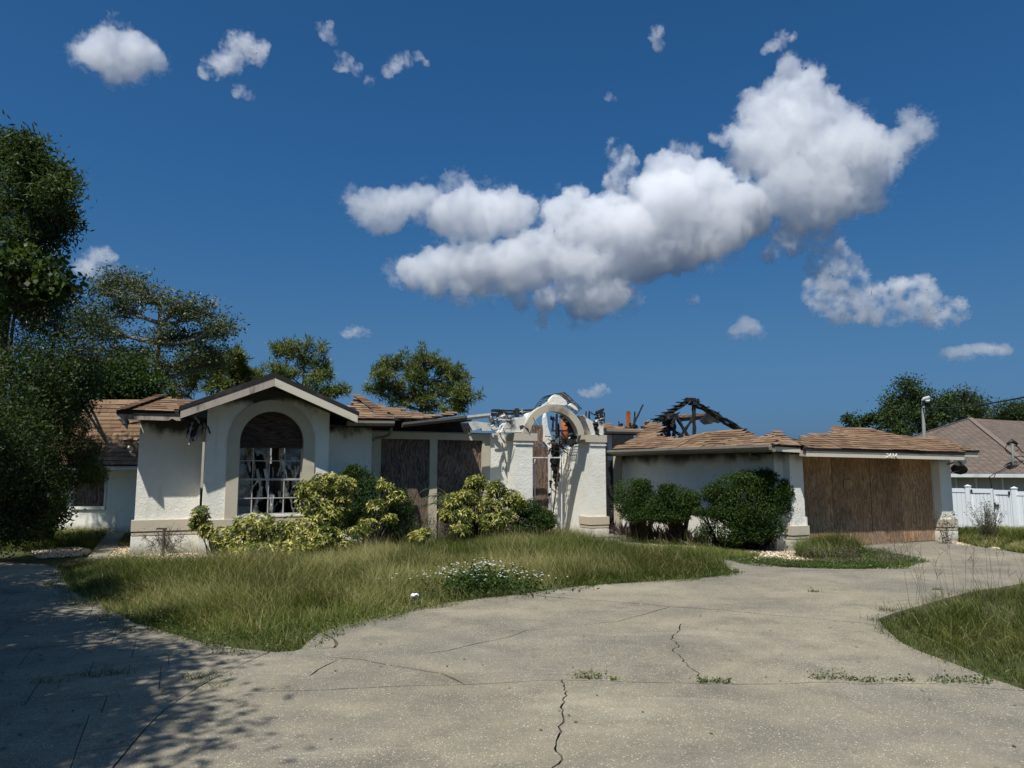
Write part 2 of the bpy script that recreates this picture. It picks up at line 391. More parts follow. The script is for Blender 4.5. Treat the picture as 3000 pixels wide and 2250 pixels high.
# ------------------------------------------------------------------ clouds: closed billowy bodies filled with an even pale volume, far beyond everything else
def cloudm(name, dens, alb=.99, het=False):
    m = bpy.data.materials.new(name); m.use_nodes = True; m.node_tree.nodes.clear(); t = NT(m.node_tree); M[name] = m
    v = t.add('ShaderNodeVolumePrincipled', {'Color': (alb, alb, alb * 1.005, 1), 'Density': dens, 'Anisotropy': .25})
    if het:
        n = t.noise(t.add('ShaderNodeTexCoord').outputs['Object'], .016, 5, .62); t.put(v, 'Density', t.math('MULTIPLY', t.sstep(n, .44, .68), dens * 2.2)); m.cycles.volume_step_rate = .25
    t.add('ShaderNodeOutputMaterial', {1: v.outputs[0]})
cloudm('cloud_thick', .018); cloudm('cloud_mid', .0115); cloudm('cloud_thin', .012, het=True); cloudm('cloud_veil', .0042, het=True)
def k6(l): return [(950 + a / 1.079, 50 + b / 1.079, r / 1.079) for a, b, r in l]
ICO = bmesh.new(); bmesh.ops.create_icosphere(ICO, subdivisions=2, radius=1.0)
IV = np.array([v.co[:] for v in ICO.verts]); IF = [[v.index for v in f.verts] for f in ICO.faces]; ICO.free()
CLOUD_N = [0]; LAST = [None]
def cloud(label, puffs, mat='cloud_thick', Y=2600.0, flat=1.0, vox=.075, amp=.42, extra=3, grow=1.0, parent=None):
    V = []; F = []; rs = np.random.default_rng(500 + CLOUD_N[0]); CLOUD_N[0] += 1; rm = []
    k = Y / FOC
    for (px, py, r) in puffs:
        c = D(px, py, Y); R = r * k * grow * 1.08; rm.append(R)
        L = [(Vector((c.x, c.y + float(rs.uniform(-.5, .5)) * R, c.z)), R)]
        for j in range(extra):     # smaller puffs budding from the upper and outer side
            a = rs.uniform(-.5, 3.6); q = R * rs.uniform(.35, .55)
            L.append((Vector((c.x + math.cos(a) * R * .78, c.y + float(rs.uniform(-.8, .3)) * R, c.z + math.sin(a) * R * .78 * flat)), q))
        for q, rr in L:
            n = len(V) * 42; V.append(IV * np.array([rr, rr, rr * flat]) + np.array(q)); F += [[i + n for i in f] for f in IF]
    V = np.concatenate(V); med = float(np.median(rm))
    me = bpy.data.meshes.new('tmp'); me.from_pydata([tuple(v) for v in V], [], F); o = bpy.data.objects.new('tmp', me); COL.objects.link(o)
    s = 1.0 / med
    def remesh(o, vs):
        md = o.modifiers.new('r', 'REMESH'); md.mode = 'VOXEL'; md.voxel_size = vs
        m2 = bpy.data.meshes.new_from_object(o.evaluated_get(bpy.context.evaluated_depsgraph_get())); m1 = o.data; bpy.data.objects.remove(o); bpy.data.meshes.remove(m1); return m2
    def billow(m2, octs):
        co = np.empty(len(m2.vertices) * 3, np.float32); m2.vertices.foreach_get('co', co); co = co.reshape(-1, 3)
        no = np.empty(len(co) * 3, np.float32); m2.vertex_normals.foreach_get('vector', no); no = no.reshape(-1, 3); h = np.zeros(len(co), np.float32)
        for f_, a_ in octs:
            sc_ = f_ * s; h += a_ * np.array([.36 - abs(mnoise.noise((x * sc_, y * sc_, z * sc_))) * 1.25 for x, y, z in co], np.float32)
        co += no * (h * med * amp)[:, None]; m2.vertices.foreach_set('co', co.ravel()); m2.update(); return co
    me2 = remesh(o, med * .17); billow(me2, ((1.2, 1.0), (2.6, .7)))
    o = bpy.data.objects.new('tmp', me2); COL.objects.link(o); me2 = remesh(o, med * vox); co = billow(me2, ((5.2, .6), (10.5, .42), (21.0, .28)))
    me2.materials.clear(); me2.materials.append(M[mat]); me2.name = 'cloud'
    c0 = co.mean(0); co -= c0; me2.vertices.foreach_set('co', co.ravel()); me2.update()
    ob_ = bpy.data.objects.new('veil' if parent else 'cloud', me2); COL.objects.link(ob_); ob_.location = tuple(float(q) for q in c0)
    if parent: ob_.parent = parent; ob_.location = Vector(ob_.location) - parent.location; return 0
    tag(ob_, label, 'cloud', 'clouds in the blue sky'); LAST[0] = ob_
    if mat != 'cloud_thin' and extra == 3: cloud('', [(px + rs.uniform(-.5, .5) * r, py + rs.uniform(-.3, .6) * r, r * rs.uniform(.7, 1.1)) for px, py, r in puffs], 'cloud_veil', Y, flat, .13, .9, 2, 1.22, ob_)
    return len(co)
NV = 0
NV += cloud('rounded white cloud at the left end of the big cloud bank', k6([(130,600,40),(180,595,46),(230,600,48),(290,580,42),(330,562,26),(160,645,38),(210,640,36),(110,620,26)]), 'cloud_mid')
NV += cloud('domed grey based cloud above the left half of the bank', k6([(390,625,50),(450,605,55),(520,595,52),(590,590,44),(640,602,32),(420,660,44),(500,665,50),(580,640,48),(630,640,30),(480,570,26),(600,565,24),(370,650,34)]))
NV += cloud('long low bank of bright cumulus across the middle of the sky', k6([(780,585,36),(800,565,26),(740,630,48),(800,640,64),(890,610,42),(940,610,42),(880,670,74),(760,690,64),(700,735,50),(960,680,74),
    (1060,500,50),(1130,485,52),(1200,525,56),(1260,525,36),(1072,455,28),(1020,570,56),(1090,580,74),(1180,610,84),(1260,610,76),(1330,610,56),(1100,665,84),(1200,695,72),(1280,680,62),(1360,640,52),
    (270,802,36),(340,795,48),(420,785,54),(500,785,56),(580,778,60),(640,755,52),(380,815,40),(460,815,44),(550,815,46),(650,810,52),(470,745,34),(400,750,28),(610,715,34),(330,765,26),(680,785,54),(760,785,60),(850,775,66),(940,765,66),(285,832,26),(350,842,36),(430,850,34),(500,845,36),(600,840,40),(1000,772,64),(1060,745,66),(1130,760,52),(820,850,40),(760,870,38),(880,880,52),(930,875,38),(700,900,32),(800,915,34),(690,955,20),(850,925,34),(620,900,22)]))
NV += cloud('towering cloud with a pointed top on the right', k6([(1460,165,30),(1480,215,52),(1530,210,38),(1450,255,54),(1520,285,70),(1580,270,38),(1400,300,54),(1350,305,38),(1345,265,28),(1450,355,84),(1550,365,84),(1630,345,54),(1350,405,64),(1420,440,84),(1530,460,94),(1640,435,84),(1700,405,62),(1335,460,44),(1450,540,80),(1560,560,82),(1660,530,72),(1740,505,50),(1400,590,56),(1720,575,44),(1760,440,46),(1810,402,40),(1850,372,36),(1882,355,32),(1842,315,22),(1690,335,26),(1640,595,48),(1500,625,52),(1462,128,16)]), 'cloud_mid')
NV += cloud('ragged scrap hanging below the towering cloud', k6([(1490,680,40),(1540,665,34),(1445,718,26),(1410,745,16),(1560,630,30)]), 'cloud_thin', amp=.6, grow=1.5)
NV += cloud('small upright cloud scrap left of the tower', k6([(930,425,22),(945,465,28),(925,515,22),(950,520,22),(962,452,14),(915,398,9)]), 'cloud_thin', amp=.6, grow=1.5)
NV += cloud('tiny ragged scrap at the left edge of the tower', k6([(1240,375,14),(1275,368,18),(1305,385,14),(1260,395,9)]), 'cloud_thin', amp=.6, grow=1.5)
NV += cloud('thin trailing veil of cloud low on the right', k6([(1600,770,40),(1645,810,36),(1600,870,42),(1680,890,42),(1760,902,38),(1820,885,34),(1880,905,38),(1900,885,20),(1950,928,30),(2005,938,20),(1570,895,26),(1640,918,28),(1800,925,26)]), 'cloud_thin', amp=.6, grow=1.5)
for lab, l, mt, fl in (('little cloud puff below the middle of the bank', [(1165,893,20),(1192,905,9)], 'cloud_thin', 1), ('small bright cloud low under the tower', [(1330,975,28),(1360,988,20),(1300,988,18),(1325,955,12)], 'cloud_mid', .8)): NV += cloud(lab, k6(l), mt, flat=fl, amp=.45)
NV += cloud('flat lens shaped cloud low at the right edge', [(2790,1032,24),(2830,1026,26),(2870,1024,26),(2910,1028,22),(2950,1030,16)], 'cloud_mid', flat=.5)
NV += cloud('round white cloud at the upper left', [(275,150,36),(320,132,40),(370,130,42),(420,150,38),(458,178,26),(300,172,46),(360,182,46),(410,192,30),(325,212,26),(235,160,16)], 'cloud_mid')
NV += cloud('broken cloud second from the upper left corner', [(700,150,30),(735,142,26),(665,168,28),(625,188,22),(610,205,16),(762,168,16),(640,205,16)], 'cloud_thin', amp=.6, grow=1.5)
for lab, l in (('wisp below the broken upper left cloud', [(700,268,14),(730,284,9)]), ('upper wisp right of the broken cloud', [(955,92,16),(975,118,9),(940,80,9)]), ('thin wisp pair at the top, left of centre', [(1010,188,18),(1045,200,13),(1085,240,8)]), ('streaky wisp at the top, nearest the centre', [(1160,192,16),(1190,176,15),(1225,166,9),(1135,212,11),(1245,185,7)]),
    ('small upright wisp at the top right of centre', [(1920,105,16),(1930,135,11),(1925,85,8)]), ('ragged wisp just above the tower top', [(2290,118,16),(2262,132,13),(2318,108,9),(2240,145,7)]), ('tiny wisp left of the tower, high up', [(1782,284,8),(1800,290,5)]), ('small cloud above the spreading oak', [(265,772,24),(300,764,24),(238,784,15),(328,780,12)]), ('faint cloud beside the tall oak', [(115,738,24),(140,752,14),(90,745,14)]), ('small flat cloud above the slender pine', [(1020,975,14),(1045,972,16),(1068,977,11)]), ('small flat cloud above the arched entry', [(1720,1147,14),(1745,1144,18),(1768,1148,12)]), ('tiny cloud above the gable', [(620,880,8),(632,882,7)])):
    NV += cloud(lab, l, 'cloud_thin', flat=.6 if 'flat' in lab else 1.0, amp=.6, grow=1.5, vox=.11)

# ------------------------------------------------------------------ ground, driveway, paths, gravel
HO = Vector((-8, 15.9, 0)); HR = math.radians(25)
hc, hs_ = math.cos(HR), math.sin(HR)
def L2W(x, y, z=0.0): return Vector((HO.x + x * hc - y * hs_, HO.y + x * hs_ + y * hc, z))
def terr(x, y):
    def ss(a, lo, hi):
        t = min(1, max(0, (a - lo) / (hi - lo))); return t * t * (3 - 2 * t)
    return -.05 - .75 * ss(x, 15, 24) * ss(y, 10, 24)
gx = [-600, -300, -150, -80, -50] + list(range(-40, 42, 3)) + [50, 80, 150, 300, 600]
gy = [-300, -150, -60, -30] + list(range(-20, 60, 3)) + [70, 100, 160, 300, 600, 1200]
V = [(x, y, terr(x, y)) for y in gy for x in gx]
F = [(j * len(gx) + i, j * len(gx) + i + 1, (j + 1) * len(gx) + i + 1, (j + 1) * len(gx) + i) for j in range(len(gy) - 1) for i in range(len(gx) - 1)]
t = newmat('ground_mat'); n1 = t.noise(t.pos, .5, 6, .6); n2 = t.noise(t.pos, 9, 5, .7)
c = t.ramp(n1, [(.3, (.045, .055, .02)), (.55, (.075, .08, .03)), (.75, (.12, .10, .06))])
c = t.mix(t.math('MULTIPLY', t.sstep(n2, .45, .7), .6), c, (.10, .075, .045, 1))
finish(t, c, .95, n2, .6, .03, spec=.1)
tag(mesh_obj('ground', V, F, 'ground_mat'), kind='structure')

def gp(*l): return [(lambda v: (v.x, v.y))(G(*q)) for q in l]
def gw(*l): return [(lambda v: (v.x, v.y))(L2W(*q)) for q in l]
LAWN_EDGE = gp((172,1655),(185,1690),(199,1726),(240,1748),(289,1767),(340,1795),(393,1825),(452,1839),(520,1860),(601,1884),(696,1898),(805,1911),(860,1908),(881,1902),(905,1880),(931,1857),(1006,1832),(1080,1816),(1147,1800),(1230,1783),(1311,1767),(1410,1753),(1517,1741),(1620,1727),(1723,1715),(1810,1709),(1899,1704),(2000,1697),(2105,1688),(2152,1676))
BED_FRONT = gp((2081,1636),(2140,1641),(2199,1647),(2280,1660),(2389,1663),(2497,1667),(2600,1662),(2669,1656),(2651,1640),(2580,1622),(2497,1606))
PATH = gp((2110,1650),(2060,1637),(1900,1622),(1780,1605),(1690,1580),(1660,1561),(1735,1561),(1800,1578),(1950,1604))
DRIVE = [(-11, 14.9)] + LAWN_EDGE + PATH + BED_FRONT + gw((13.9, -5.15), (18.6, -5.15)) + gp((2800,1594),(2860,1601),(2945,1613),(3000,1622)) + [(17, 14.5), (19, 9), (18, -6), (-8, -6), (-9, 8)]
RLAWN = gp((2572,1814),(2600,1848),(2637,1880),(2692,1907),(2750,1928),(2814,1952),(2904,1988),(3000,2020)) + [(8, 3.4), (15, 5), (14, 11.3)] + gp((3000,1708),(2920,1722),(2836,1735),(2705,1771),(2620,1795))
J1 = gp((690,2027),(760,2026),(959,2020),(1164,2011),(1282,2008),(1370,2005),(1488,2000),(1605,1992),(1664,1993),(1752,1994),(1840,1998),(1958,2001),(2046,2003),(2108,2003),(2212,2005),(2289,2005),(2384,1999),(2479,2000),(2524,2004),(2678,2003),(2741,2002),(2814,2011),(3000,2023),(3100,2031))
JD = gp((330,2250),(425,2133),(480,2080),(542,2038),(592,2006),(633,1984),(720,1940),(787,1911),(850,1880)); JD = [(-3.6, -6.5), (-2.95, 3.2)] + JD
J2 = gp((1480,1735),(1517,1741),(1664,1753),(1782,1761),(1970,1778),(2113,1787),(2271,1803),(2384,1812),(2520,1825),(2640,1840))
J3 = gp((2120,1680),(2300,1672),(2500,1672),(2760,1660),(3050,1654))
def c4(*l): return gp(*[(900 + a / 1.7015, 1550 + b / 1.7015) for a, b in l])
CR1 = c4((1270,748),(1290,820),(1280,850),(1265,890),(1280,930),(1285,965),(1255,985),(1265,1010),(1240,1060),(1248,1110),(1275,1150),(1230,1191),(1215,1260))
CR2 = c4((1860,470),(1855,500),(1815,550),(1855,580),(1820,605),(1870,640),(1880,660),(1920,695),(1950,720),(1960,775))
CR3 = c4((550,625),(700,605),(850,570),(1000,540),(1090,505),(1250,490),(1550,460),(1680,425),(1820,385))
CR4 = c4((90,635),(280,650),(380,675),(500,690),(660,720),(720,740),(800,780))
CR5 = c4((10,735),(50,700),(150,650)); CR6 = c4((60,515),(120,540),(150,570),(135,590),(50,597))
CR7 = gp((2300,1640),(2450,1632),(2560,1634),(2680,1628),(2790,1625))
def ribbon(pts, w, jit, sub=.12, taper=True):
    P = []
    for a, b in zip(pts[:-1], pts[1:]):
        a = Vector(a); b = Vector(b); k = max(1, int((b - a).length / sub))
        P += [a.lerp(b, i / k) for i in range(k)]
    P.append(Vector(pts[-1])); L = []; R = []
    for i, p in enumerate(P):
        d = (P[min(i + 1, len(P) - 1)] - P[max(i - 1, 0)]).normalized(); n = Vector((-d.y, d.x))
        o = n * random.uniform(-jit, jit); ww = w * random.uniform(.6, 1.35)
        if taper and (i == 0 or i == len(P) - 1): ww = w * .15
        L.append(p + o + n * ww / 2); R.append(p + o - n * ww / 2)
    return [(q.x, q.y) for q in L + R[::-1]]
RIB = [ribbon(J1, .019, .010), ribbon(JD, .018, .004, .4, False), ribbon(J2, .03, .004, .4, False), ribbon(J3, .022, .004, .6, False),
       ribbon(CR1, .013, .013, .05), ribbon(CR2, .013, .016, .06), ribbon(CR3, .016, .012, .15), ribbon(CR4, .024, .014, .1), ribbon(CR5, .02, .01, .1), ribbon(CR6, .03, .008, .08), ribbon(CR7, .02, .02, .2)]
STAMP = JD + [(-3.5, 10.5), (-4, 16), (-14, 16), (-14, -7)]
base = empty('driveway', (0, 0, 0)); bpy.data.objects.remove(base)
Vb, Tb = cut_sheet([DRIVE], [RLAWN])
drv = tag(mesh_obj('driveway', [(x, y, -.042) for x, y in Vb], Tb, 'soil'), kind='structure'); clean(drv)
def split(V2, T):
    par = list(range(len(V2)))
    def fd(a):
        while par[a] != a: par[a] = par[par[a]]; a = par[a]
        return a
    for t_ in T:
        a = fd(t_[0])
        for q in t_[1:]: par[fd(q)] = a
    comp = {}
    for t_ in T: comp.setdefault(fd(t_[0]), []).append(t_)
    return list(comp.values())
def slab_objs(V2, T, name, mat, z, th, tilt=0.0):
    for comp in split(V2, T):
        area = sum(abs((V2[b][0] - V2[a][0]) * (V2[c_][1] - V2[a][1]) - (V2[c_][0] - V2[a][0]) * (V2[b][1] - V2[a][1])) / 2 for a, b, c_ in comp)
        if area < .004: continue
        ids = sorted({i for t_ in comp for i in t_}); mp = {i: k for k, i in enumerate(ids)}
        dz = random.uniform(-tilt, tilt)
        V, F = extrude([V2[i] for i in ids], [tuple(mp[i] for i in t_) for t_ in comp], lambda u, v, w: (u, v, w), z - th, z + dz)
        mesh_obj(name, V, F, mat, drv)
V2, T2 = cut_sheet([DRIVE], [RLAWN, STAMP] + RIB)
slab_objs(V2, T2, 'concrete_slab', 'concrete', 0.0, .06, .002)
# stamped pavers left of the long diagonal joint
vs = []; fs = []
def addp(poly):
    poly = ccw(poly); n = len(vs); vs.extend(Vector(q) for q in poly); fs.append(list(range(n, n + len(poly))))
addp(DRIVE); addp(STAMP); addp(RIB[1])
e1 = Vector((math.cos(.42), math.sin(.42))); e2 = Vector((-e1.y, e1.x)); o0 = Vector((-9, 0))
v = -9.0; rows = []
while v < 19:
    h = random.choice((.45, .62, .8)); rows.append((v, v + h)); v += h
for k, (va, vb) in enumerate(rows):
    a = o0 + e1 * -12 + e2 * va; b = o0 + e1 * 14 + e2 * va
    addp([tuple(a - e2 * .005), tuple(b - e2 * .005), tuple(b + e2 * .005), tuple(a + e2 * .005)])
    u = -12 + random.random()
    while u < 14:
        a = o0 + e1 * u + e2 * va; b = o0 + e1 * u + e2 * vb
        addp([tuple(a - e1 * .003), tuple(a + e1 * .003), tuple(b + e1 * .003), tuple(b - e1 * .003)])
        u += random.choice((.62, .9, 1.25))
r = delaunay_2d_cdt(vs, [], fs, 1, 1e-5)
V2 = [(q.x, q.y) for q in r[0]]
T2 = [tuple(f) for f, og in zip(r[2], r[5]) if 0 in og and 1 in og and not any(i > 1 for i in og)]
slab_objs(V2, T2, 'paver', 'concrete', -.002, .05, .0022)
# left walkway
wk = gp((253,1637),(272,1614),(289,1591),(321,1557),(337,1545),(372,1545),(365,1563),(344,1599),(323,1621),(312,1637))
walk = None
for k, (i, j) in enumerate(((0, 2), (2, 4))):
    q = [wk[i], wk[i + 1], wk[i + 2], wk[9 - i - 2], wk[9 - i - 1], wk[9 - i]]
    if k == 1: q = [tuple(Vector(a) * .999) for a in q]
    Vv, Ff = extrude(q, [(0, 1, 4), (0, 4, 5), (1, 2, 3), (1, 3, 4)], lambda u, v, w: (u, v, w), -.06, .0)
    if walk is None: walk = tag(mesh_obj('walkway', Vv, Ff, 'concrete'), kind='structure'); clean(walk)
    else: clean(mesh_obj('concrete_slab', Vv, Ff, 'concrete', walk))
st = MB(); a = G(338, 1541); st.box((a.x, a.y + .1, -.05), (a.x + 1.15, a.y + .75, .12)); tag(st.build('step', 'concrete'), kind='structure')
# sand
sp = gp((95,1612),(150,1605),(215,1600),(262,1607),(270,1615),(240,1624),(180,1630),(110,1632))
def scatter(poly, n, holes=()):
    P = np.array(poly); lo = P.min(0); hi = P.max(0); out = []
    tot = 0
    while tot < n:
        q = NR.uniform(lo, hi, (n * 2, 2)); m = inside_np(q, poly)
        for h_ in holes: m &= ~inside_np(q, h_)
        q = q[m]; out.append(q); tot += len(q)
        if len(q) == 0: break
    return np.concatenate(out)[:n]
OCT = np.array([(1, 0, 0), (-1, 0, 0), (0, 1, 0), (0, -1, 0), (0, 0, 1), (0, 0, -1)], np.float32)
OCF = np.array([(0, 2, 4), (2, 1, 4), (1, 3, 4), (3, 0, 4), (2, 0, 5), (1, 2, 5), (3, 1, 5), (0, 3, 5)])
def pebbles(name, poly, n, r0, r1, label, mat='pebble'):
    P = scatter(poly, n); k = len(P)
    r_ = NR.uniform(r0, r1, (k, 1, 1)); sc = NR.uniform(.6, 1.2, (k, 1, 3)) * np.array([1, 1, .6])
    v = OCT[None] * r_ * sc + NR.uniform(-.15, .15, (k, 6, 3)) * r_
    a = NR.uniform(0, 6.28, k); ca, sa = np.cos(a), np.sin(a)
    x = v[:, :, 0] * ca[:, None] - v[:, :, 1] * sa[:, None]; y = v[:, :, 0] * sa[:, None] + v[:, :, 1] * ca[:, None]
    v = np.stack([x + P[:, :1], y + P[:, 1:], v[:, :, 2] + r_[:, :, 0] * .25 - .03], -1)
    F = OCF[None] + (np.arange(k) * 6)[:, None, None]
    return tag(np_obj(name, v.reshape(-1, 3), F.reshape(-1, 3), mat), label, 'gravel', kind='stuff')
BED_R = BED_FRONT[:8] + gp((2640,1640),(2500,1612),(2370,1612),(2280,1612),(2080,1600),(1900,1590),(1950,1604))
Vv, Tt = cut_sheet([BED_R], []); tag(clean(mesh_obj('planting_bed', [(x, y, -.02) for x, y in Vv], Tt, 'soil')), kind='structure')
pebbles('gravel', BED_R, 6500, .018, .04, 'cream gravel in the bed in front of the round shrubs')
BED_L = gp((346,1590),(323,1621),(305,1650),(400,1668),(560,1672),(690,1660),(760,1630),(700,1600),(600,1600),(402,1617),(404,1590))
Vv, Tt = cut_sheet([BED_L], []); tag(clean(mesh_obj('planting_bed', [(x, y, -.02) for x, y in Vv], Tt, 'soil')), kind='structure')
pebbles('gravel', BED_L, 5000, .018, .04, 'tan gravel at the foot of the left corner of the house')
pebbles('gravel', gp((2780,1585),(2790,1596),(2860,1602),(2930,1606),(2920,1597),(2840,1588)), 700, .02, .04, 'thin strip of gravel beside the right garage pillar')

pebbles('gravel', sp, 1500, .015, .04, 'pale sandy stones at the rim of the left drive before the grass patch')
# ------------------------------------------------------------------ plant builders
def vnoise(P, s, seed=0):
    """smooth 2D value noise in numpy, 0..1"""
    rs = np.random.default_rng(100 + seed); T = rs.random((64, 64))
    q = P * s + 1000.0; i = np.floor(q).astype(int); f = q - i; f = f * f * (3 - 2 * f)
    a = T[i[:, 0] % 64, i[:, 1] % 64]; b = T[(i[:, 0] + 1) % 64, i[:, 1] % 64]; c = T[i[:, 0] % 64, (i[:, 1] + 1) % 64]; d = T[(i[:, 0] + 1) % 64, (i[:, 1] + 1) % 64]
    return (a * (1 - f[:, 0]) + b * f[:, 0]) * (1 - f[:, 1]) + (c * (1 - f[:, 0]) + d * f[:, 0]) * f[:, 1]
def blades(P, L, lean, w, tint, z0=-.04, head=None):
    n = len(P); a = NR.uniform(0, 6.28, n) if head is None else head
    d = np.stack([np.cos(a), np.sin(a)], 1); sa = a + 1.57 + NR.uniform(-.9, .9, n); sd = np.stack([np.cos(sa), np.sin(sa), np.zeros(n)], 1)
    V = np.zeros((n, 7, 3), np.float32); k = 0
    for tt, ww in ((0, 1.0), (.38, .85), (.72, .55), (1.0, 0)):
        c = np.zeros((n, 3)); c[:, :2] = P[:, :2] + d * (lean * L * tt ** 1.7)[:, None]
        zz = z0 if P.shape[1] == 2 else P[:, 2]
        c[:, 2] = zz + L * tt * (1 - .42 * np.minimum(lean, 1.4) * tt)
        if tt < 1:
            V[:, k] = c - sd * (w * ww / 2)[:, None]; V[:, k + 1] = c + sd * (w * ww / 2)[:, None]; k += 2
        else: V[:, 6] = c
    F = np.array([(0, 1, 3), (0, 3, 2), (2, 3, 5), (2, 5, 4), (4, 5, 6)])[None] + (np.arange(n) * 7)[:, None, None]
    tv = np.repeat(tint, 7).reshape(n, 7) + np.array([-.16, -.16, -.02, -.02, .06, .06, .12])
    return V.reshape(-1, 3), F.reshape(-1, 3), np.clip(tv, 0, 1).ravel()
class Foliage:
    """collects leaves (quads) in numpy"""
    def __init__(s): s.V = []; s.T = []
    def leaves(s, C, length, width, tint, droop=0.0, up=.3, N=None, axis=None, fold=.0):
        n = len(C)
        if axis is None:
            axis = NR.normal(size=(n, 3)); axis[:, 2] -= droop
        axis = axis / np.maximum(1e-6, np.linalg.norm(axis, axis=1))[:, None]
        r_ = NR.normal(size=(n, 3)); r_[:, 2] += up * 2
        side = np.cross(axis, r_); side /= np.maximum(1e-6, np.linalg.norm(side, axis=1))[:, None]
        nr = np.cross(side, axis)
        L = (length * NR.uniform(.7, 1.25, n))[:, None]; Wd = (width * NR.uniform(.75, 1.2, n))[:, None]
        v = np.stack([C, C + axis * L * .45 + side * Wd / 2 + nr * Wd * fold, C + axis * L - nr * L * .12, C + axis * L * .45 - side * Wd / 2 + nr * Wd * fold], 1)
        s.V.append(v.reshape(-1, 3)); s.T.append(np.repeat(np.clip(tint, 0, 1), 4))
    def build(s, name, mat, parent=None, loc=None):
        V = np.concatenate(s.V); F = np.arange(len(V)).reshape(-1, 4)
        if loc is not None: V = V - np.array(loc)
        return np_obj(name, V, F, mat, parent, np.concatenate(s.T))
def bez(a, b, c, n):
    return [a * (1 - t) ** 2 + b * 2 * t * (1 - t) + c * t * t for t in (i / n for i in range(n + 1))]
def rv(): return Vector(NR.normal(size=3).tolist())
def in_ball(c, r):
    while True:
        q = Vector(NR.uniform(-1, 1, 3).tolist())
        if q.length <= 1: return Vector((c[0] + q.x * r[0], c[1] + q.y * r[1], c[2] + q.z * r[2]))
def tree(name, label, base, blobs, trunk_r, mat, kind='oak', tips=16, per=26, leaf=(.09, .04), spread=.35, fork=.45, bark='bark', group=None, cat='tree', limb_r=.35, shell=.55, droop=.2, tintb=.45, sub=3, over=.22):
    """base (x,y,z); blobs [(centre, (rx,ry,rz))]: limbs reach into every blob and carry twigs with leaves"""
    base = Vector(base); root = empty(name, base); tag(root, label, cat, group)
    cen = sum((Vector(b[0]) for b in blobs), Vector()) / len(blobs)
    top = max(b[0][2] for b in blobs); fz = base.z + (cen.z - base.z) * fork
    tp = bez(base, Vector((base.x * .6 + cen.x * .4 + random.uniform(-.2, .2), base.y * .6 + cen.y * .4, base.z + (top - base.z) * .45)), Vector((cen.x, cen.y, cen.z * .5 + top * .5)), 10)
    tr = MB(); tr.tube([p - base for p in tp], [trunk_r * (1.25 if i == 0 else 1) * (1 - .085 * i) for i in range(11)], 8)
    fol = Foliage()
    for (c, r) in blobs:
        c = Vector(c)
        cand = [p for p in tp if p.z >= fz] or [tp[-1]]
        st_ = min(cand, key=lambda p: (p - c).length + .6 * max(0, p.z - (c.z - .35 * abs((p - c).xy.length))))
        mid = st_.lerp(c, .5) + Vector((0, 0, -.12 * (c - st_).length)) + rv() * .08 * (c - st_).length
        lp = bez(st_, mid, c, 6); lr = trunk_r * limb_r * min(1.0, .5 + .25 * max(r))
        tr.tube([p - base for p in lp], [lr * (1 - .11 * i) for i in range(7)], 6)
        for k in range(tips):
            q = in_ball((0, 0, 0), (1, 1, 1)); l_ = max(q.length, 1e-3); q *= (shell + (1 - shell) * random.random()) / l_ if random.random() < .8 else 1
            q *= (random.uniform(1.15, 1.5) if random.random() < over else 1.0); e = Vector((c.x + q.x * r[0], c.y + q.y * r[1], c.z + q.z * r[2]))
            s0 = lp[random.randint(3, 6)]
            bp = bez(s0, s0.lerp(e, .5) + rv() * .1 * (e - s0).length + Vector((0, 0, .05)), e, 4)
            tr.tube([p - base for p in bp], [lr * .34 * (1 - .2 * i) for i in range(5)], 4)
            cs = [e] + [bp[4].lerp(bp[2], random.random()) + rv() * spread * .55 for _ in range(sub - 1)]
            ct = tintb + random.uniform(-.22, .22)
            for cc in cs:
                m = max(2, int(per * random.uniform(.5, 1.4) / sub))
                if kind == 'pine':
                    ax = NR.normal(size=(m, 3)); ax[:, 2] += .45; ax /= np.linalg.norm(ax, axis=1)[:, None]
                    C = np.array(cc)[None] + NR.normal(size=(m, 3)) * spread * .35
                    fol.leaves(C, np.full(m, leaf[0]), np.full(m, leaf[1]), ct + NR.normal(size=m) * .12, axis=ax)
                else:
                    C = np.array(cc)[None] + NR.normal(size=(m, 3)) * spread * np.array([.75, .75, .5])
                    fol.leaves(C, np.full(m, leaf[0]), np.full(m, leaf[1]), ct + NR.normal(size=m) * .14, droop=droop)
    tr.build('trunk', bark, root, smooth=True)
    fol.build('crown', mat, root, loc=base)
    return root
def blob(px, py, r_px, Y, ry=None, depth=1.0):
    c = D(px, py, Y); k = Y / FOC; return (c, (r_px * k, r_px * k * depth, (ry or r_px) * k))
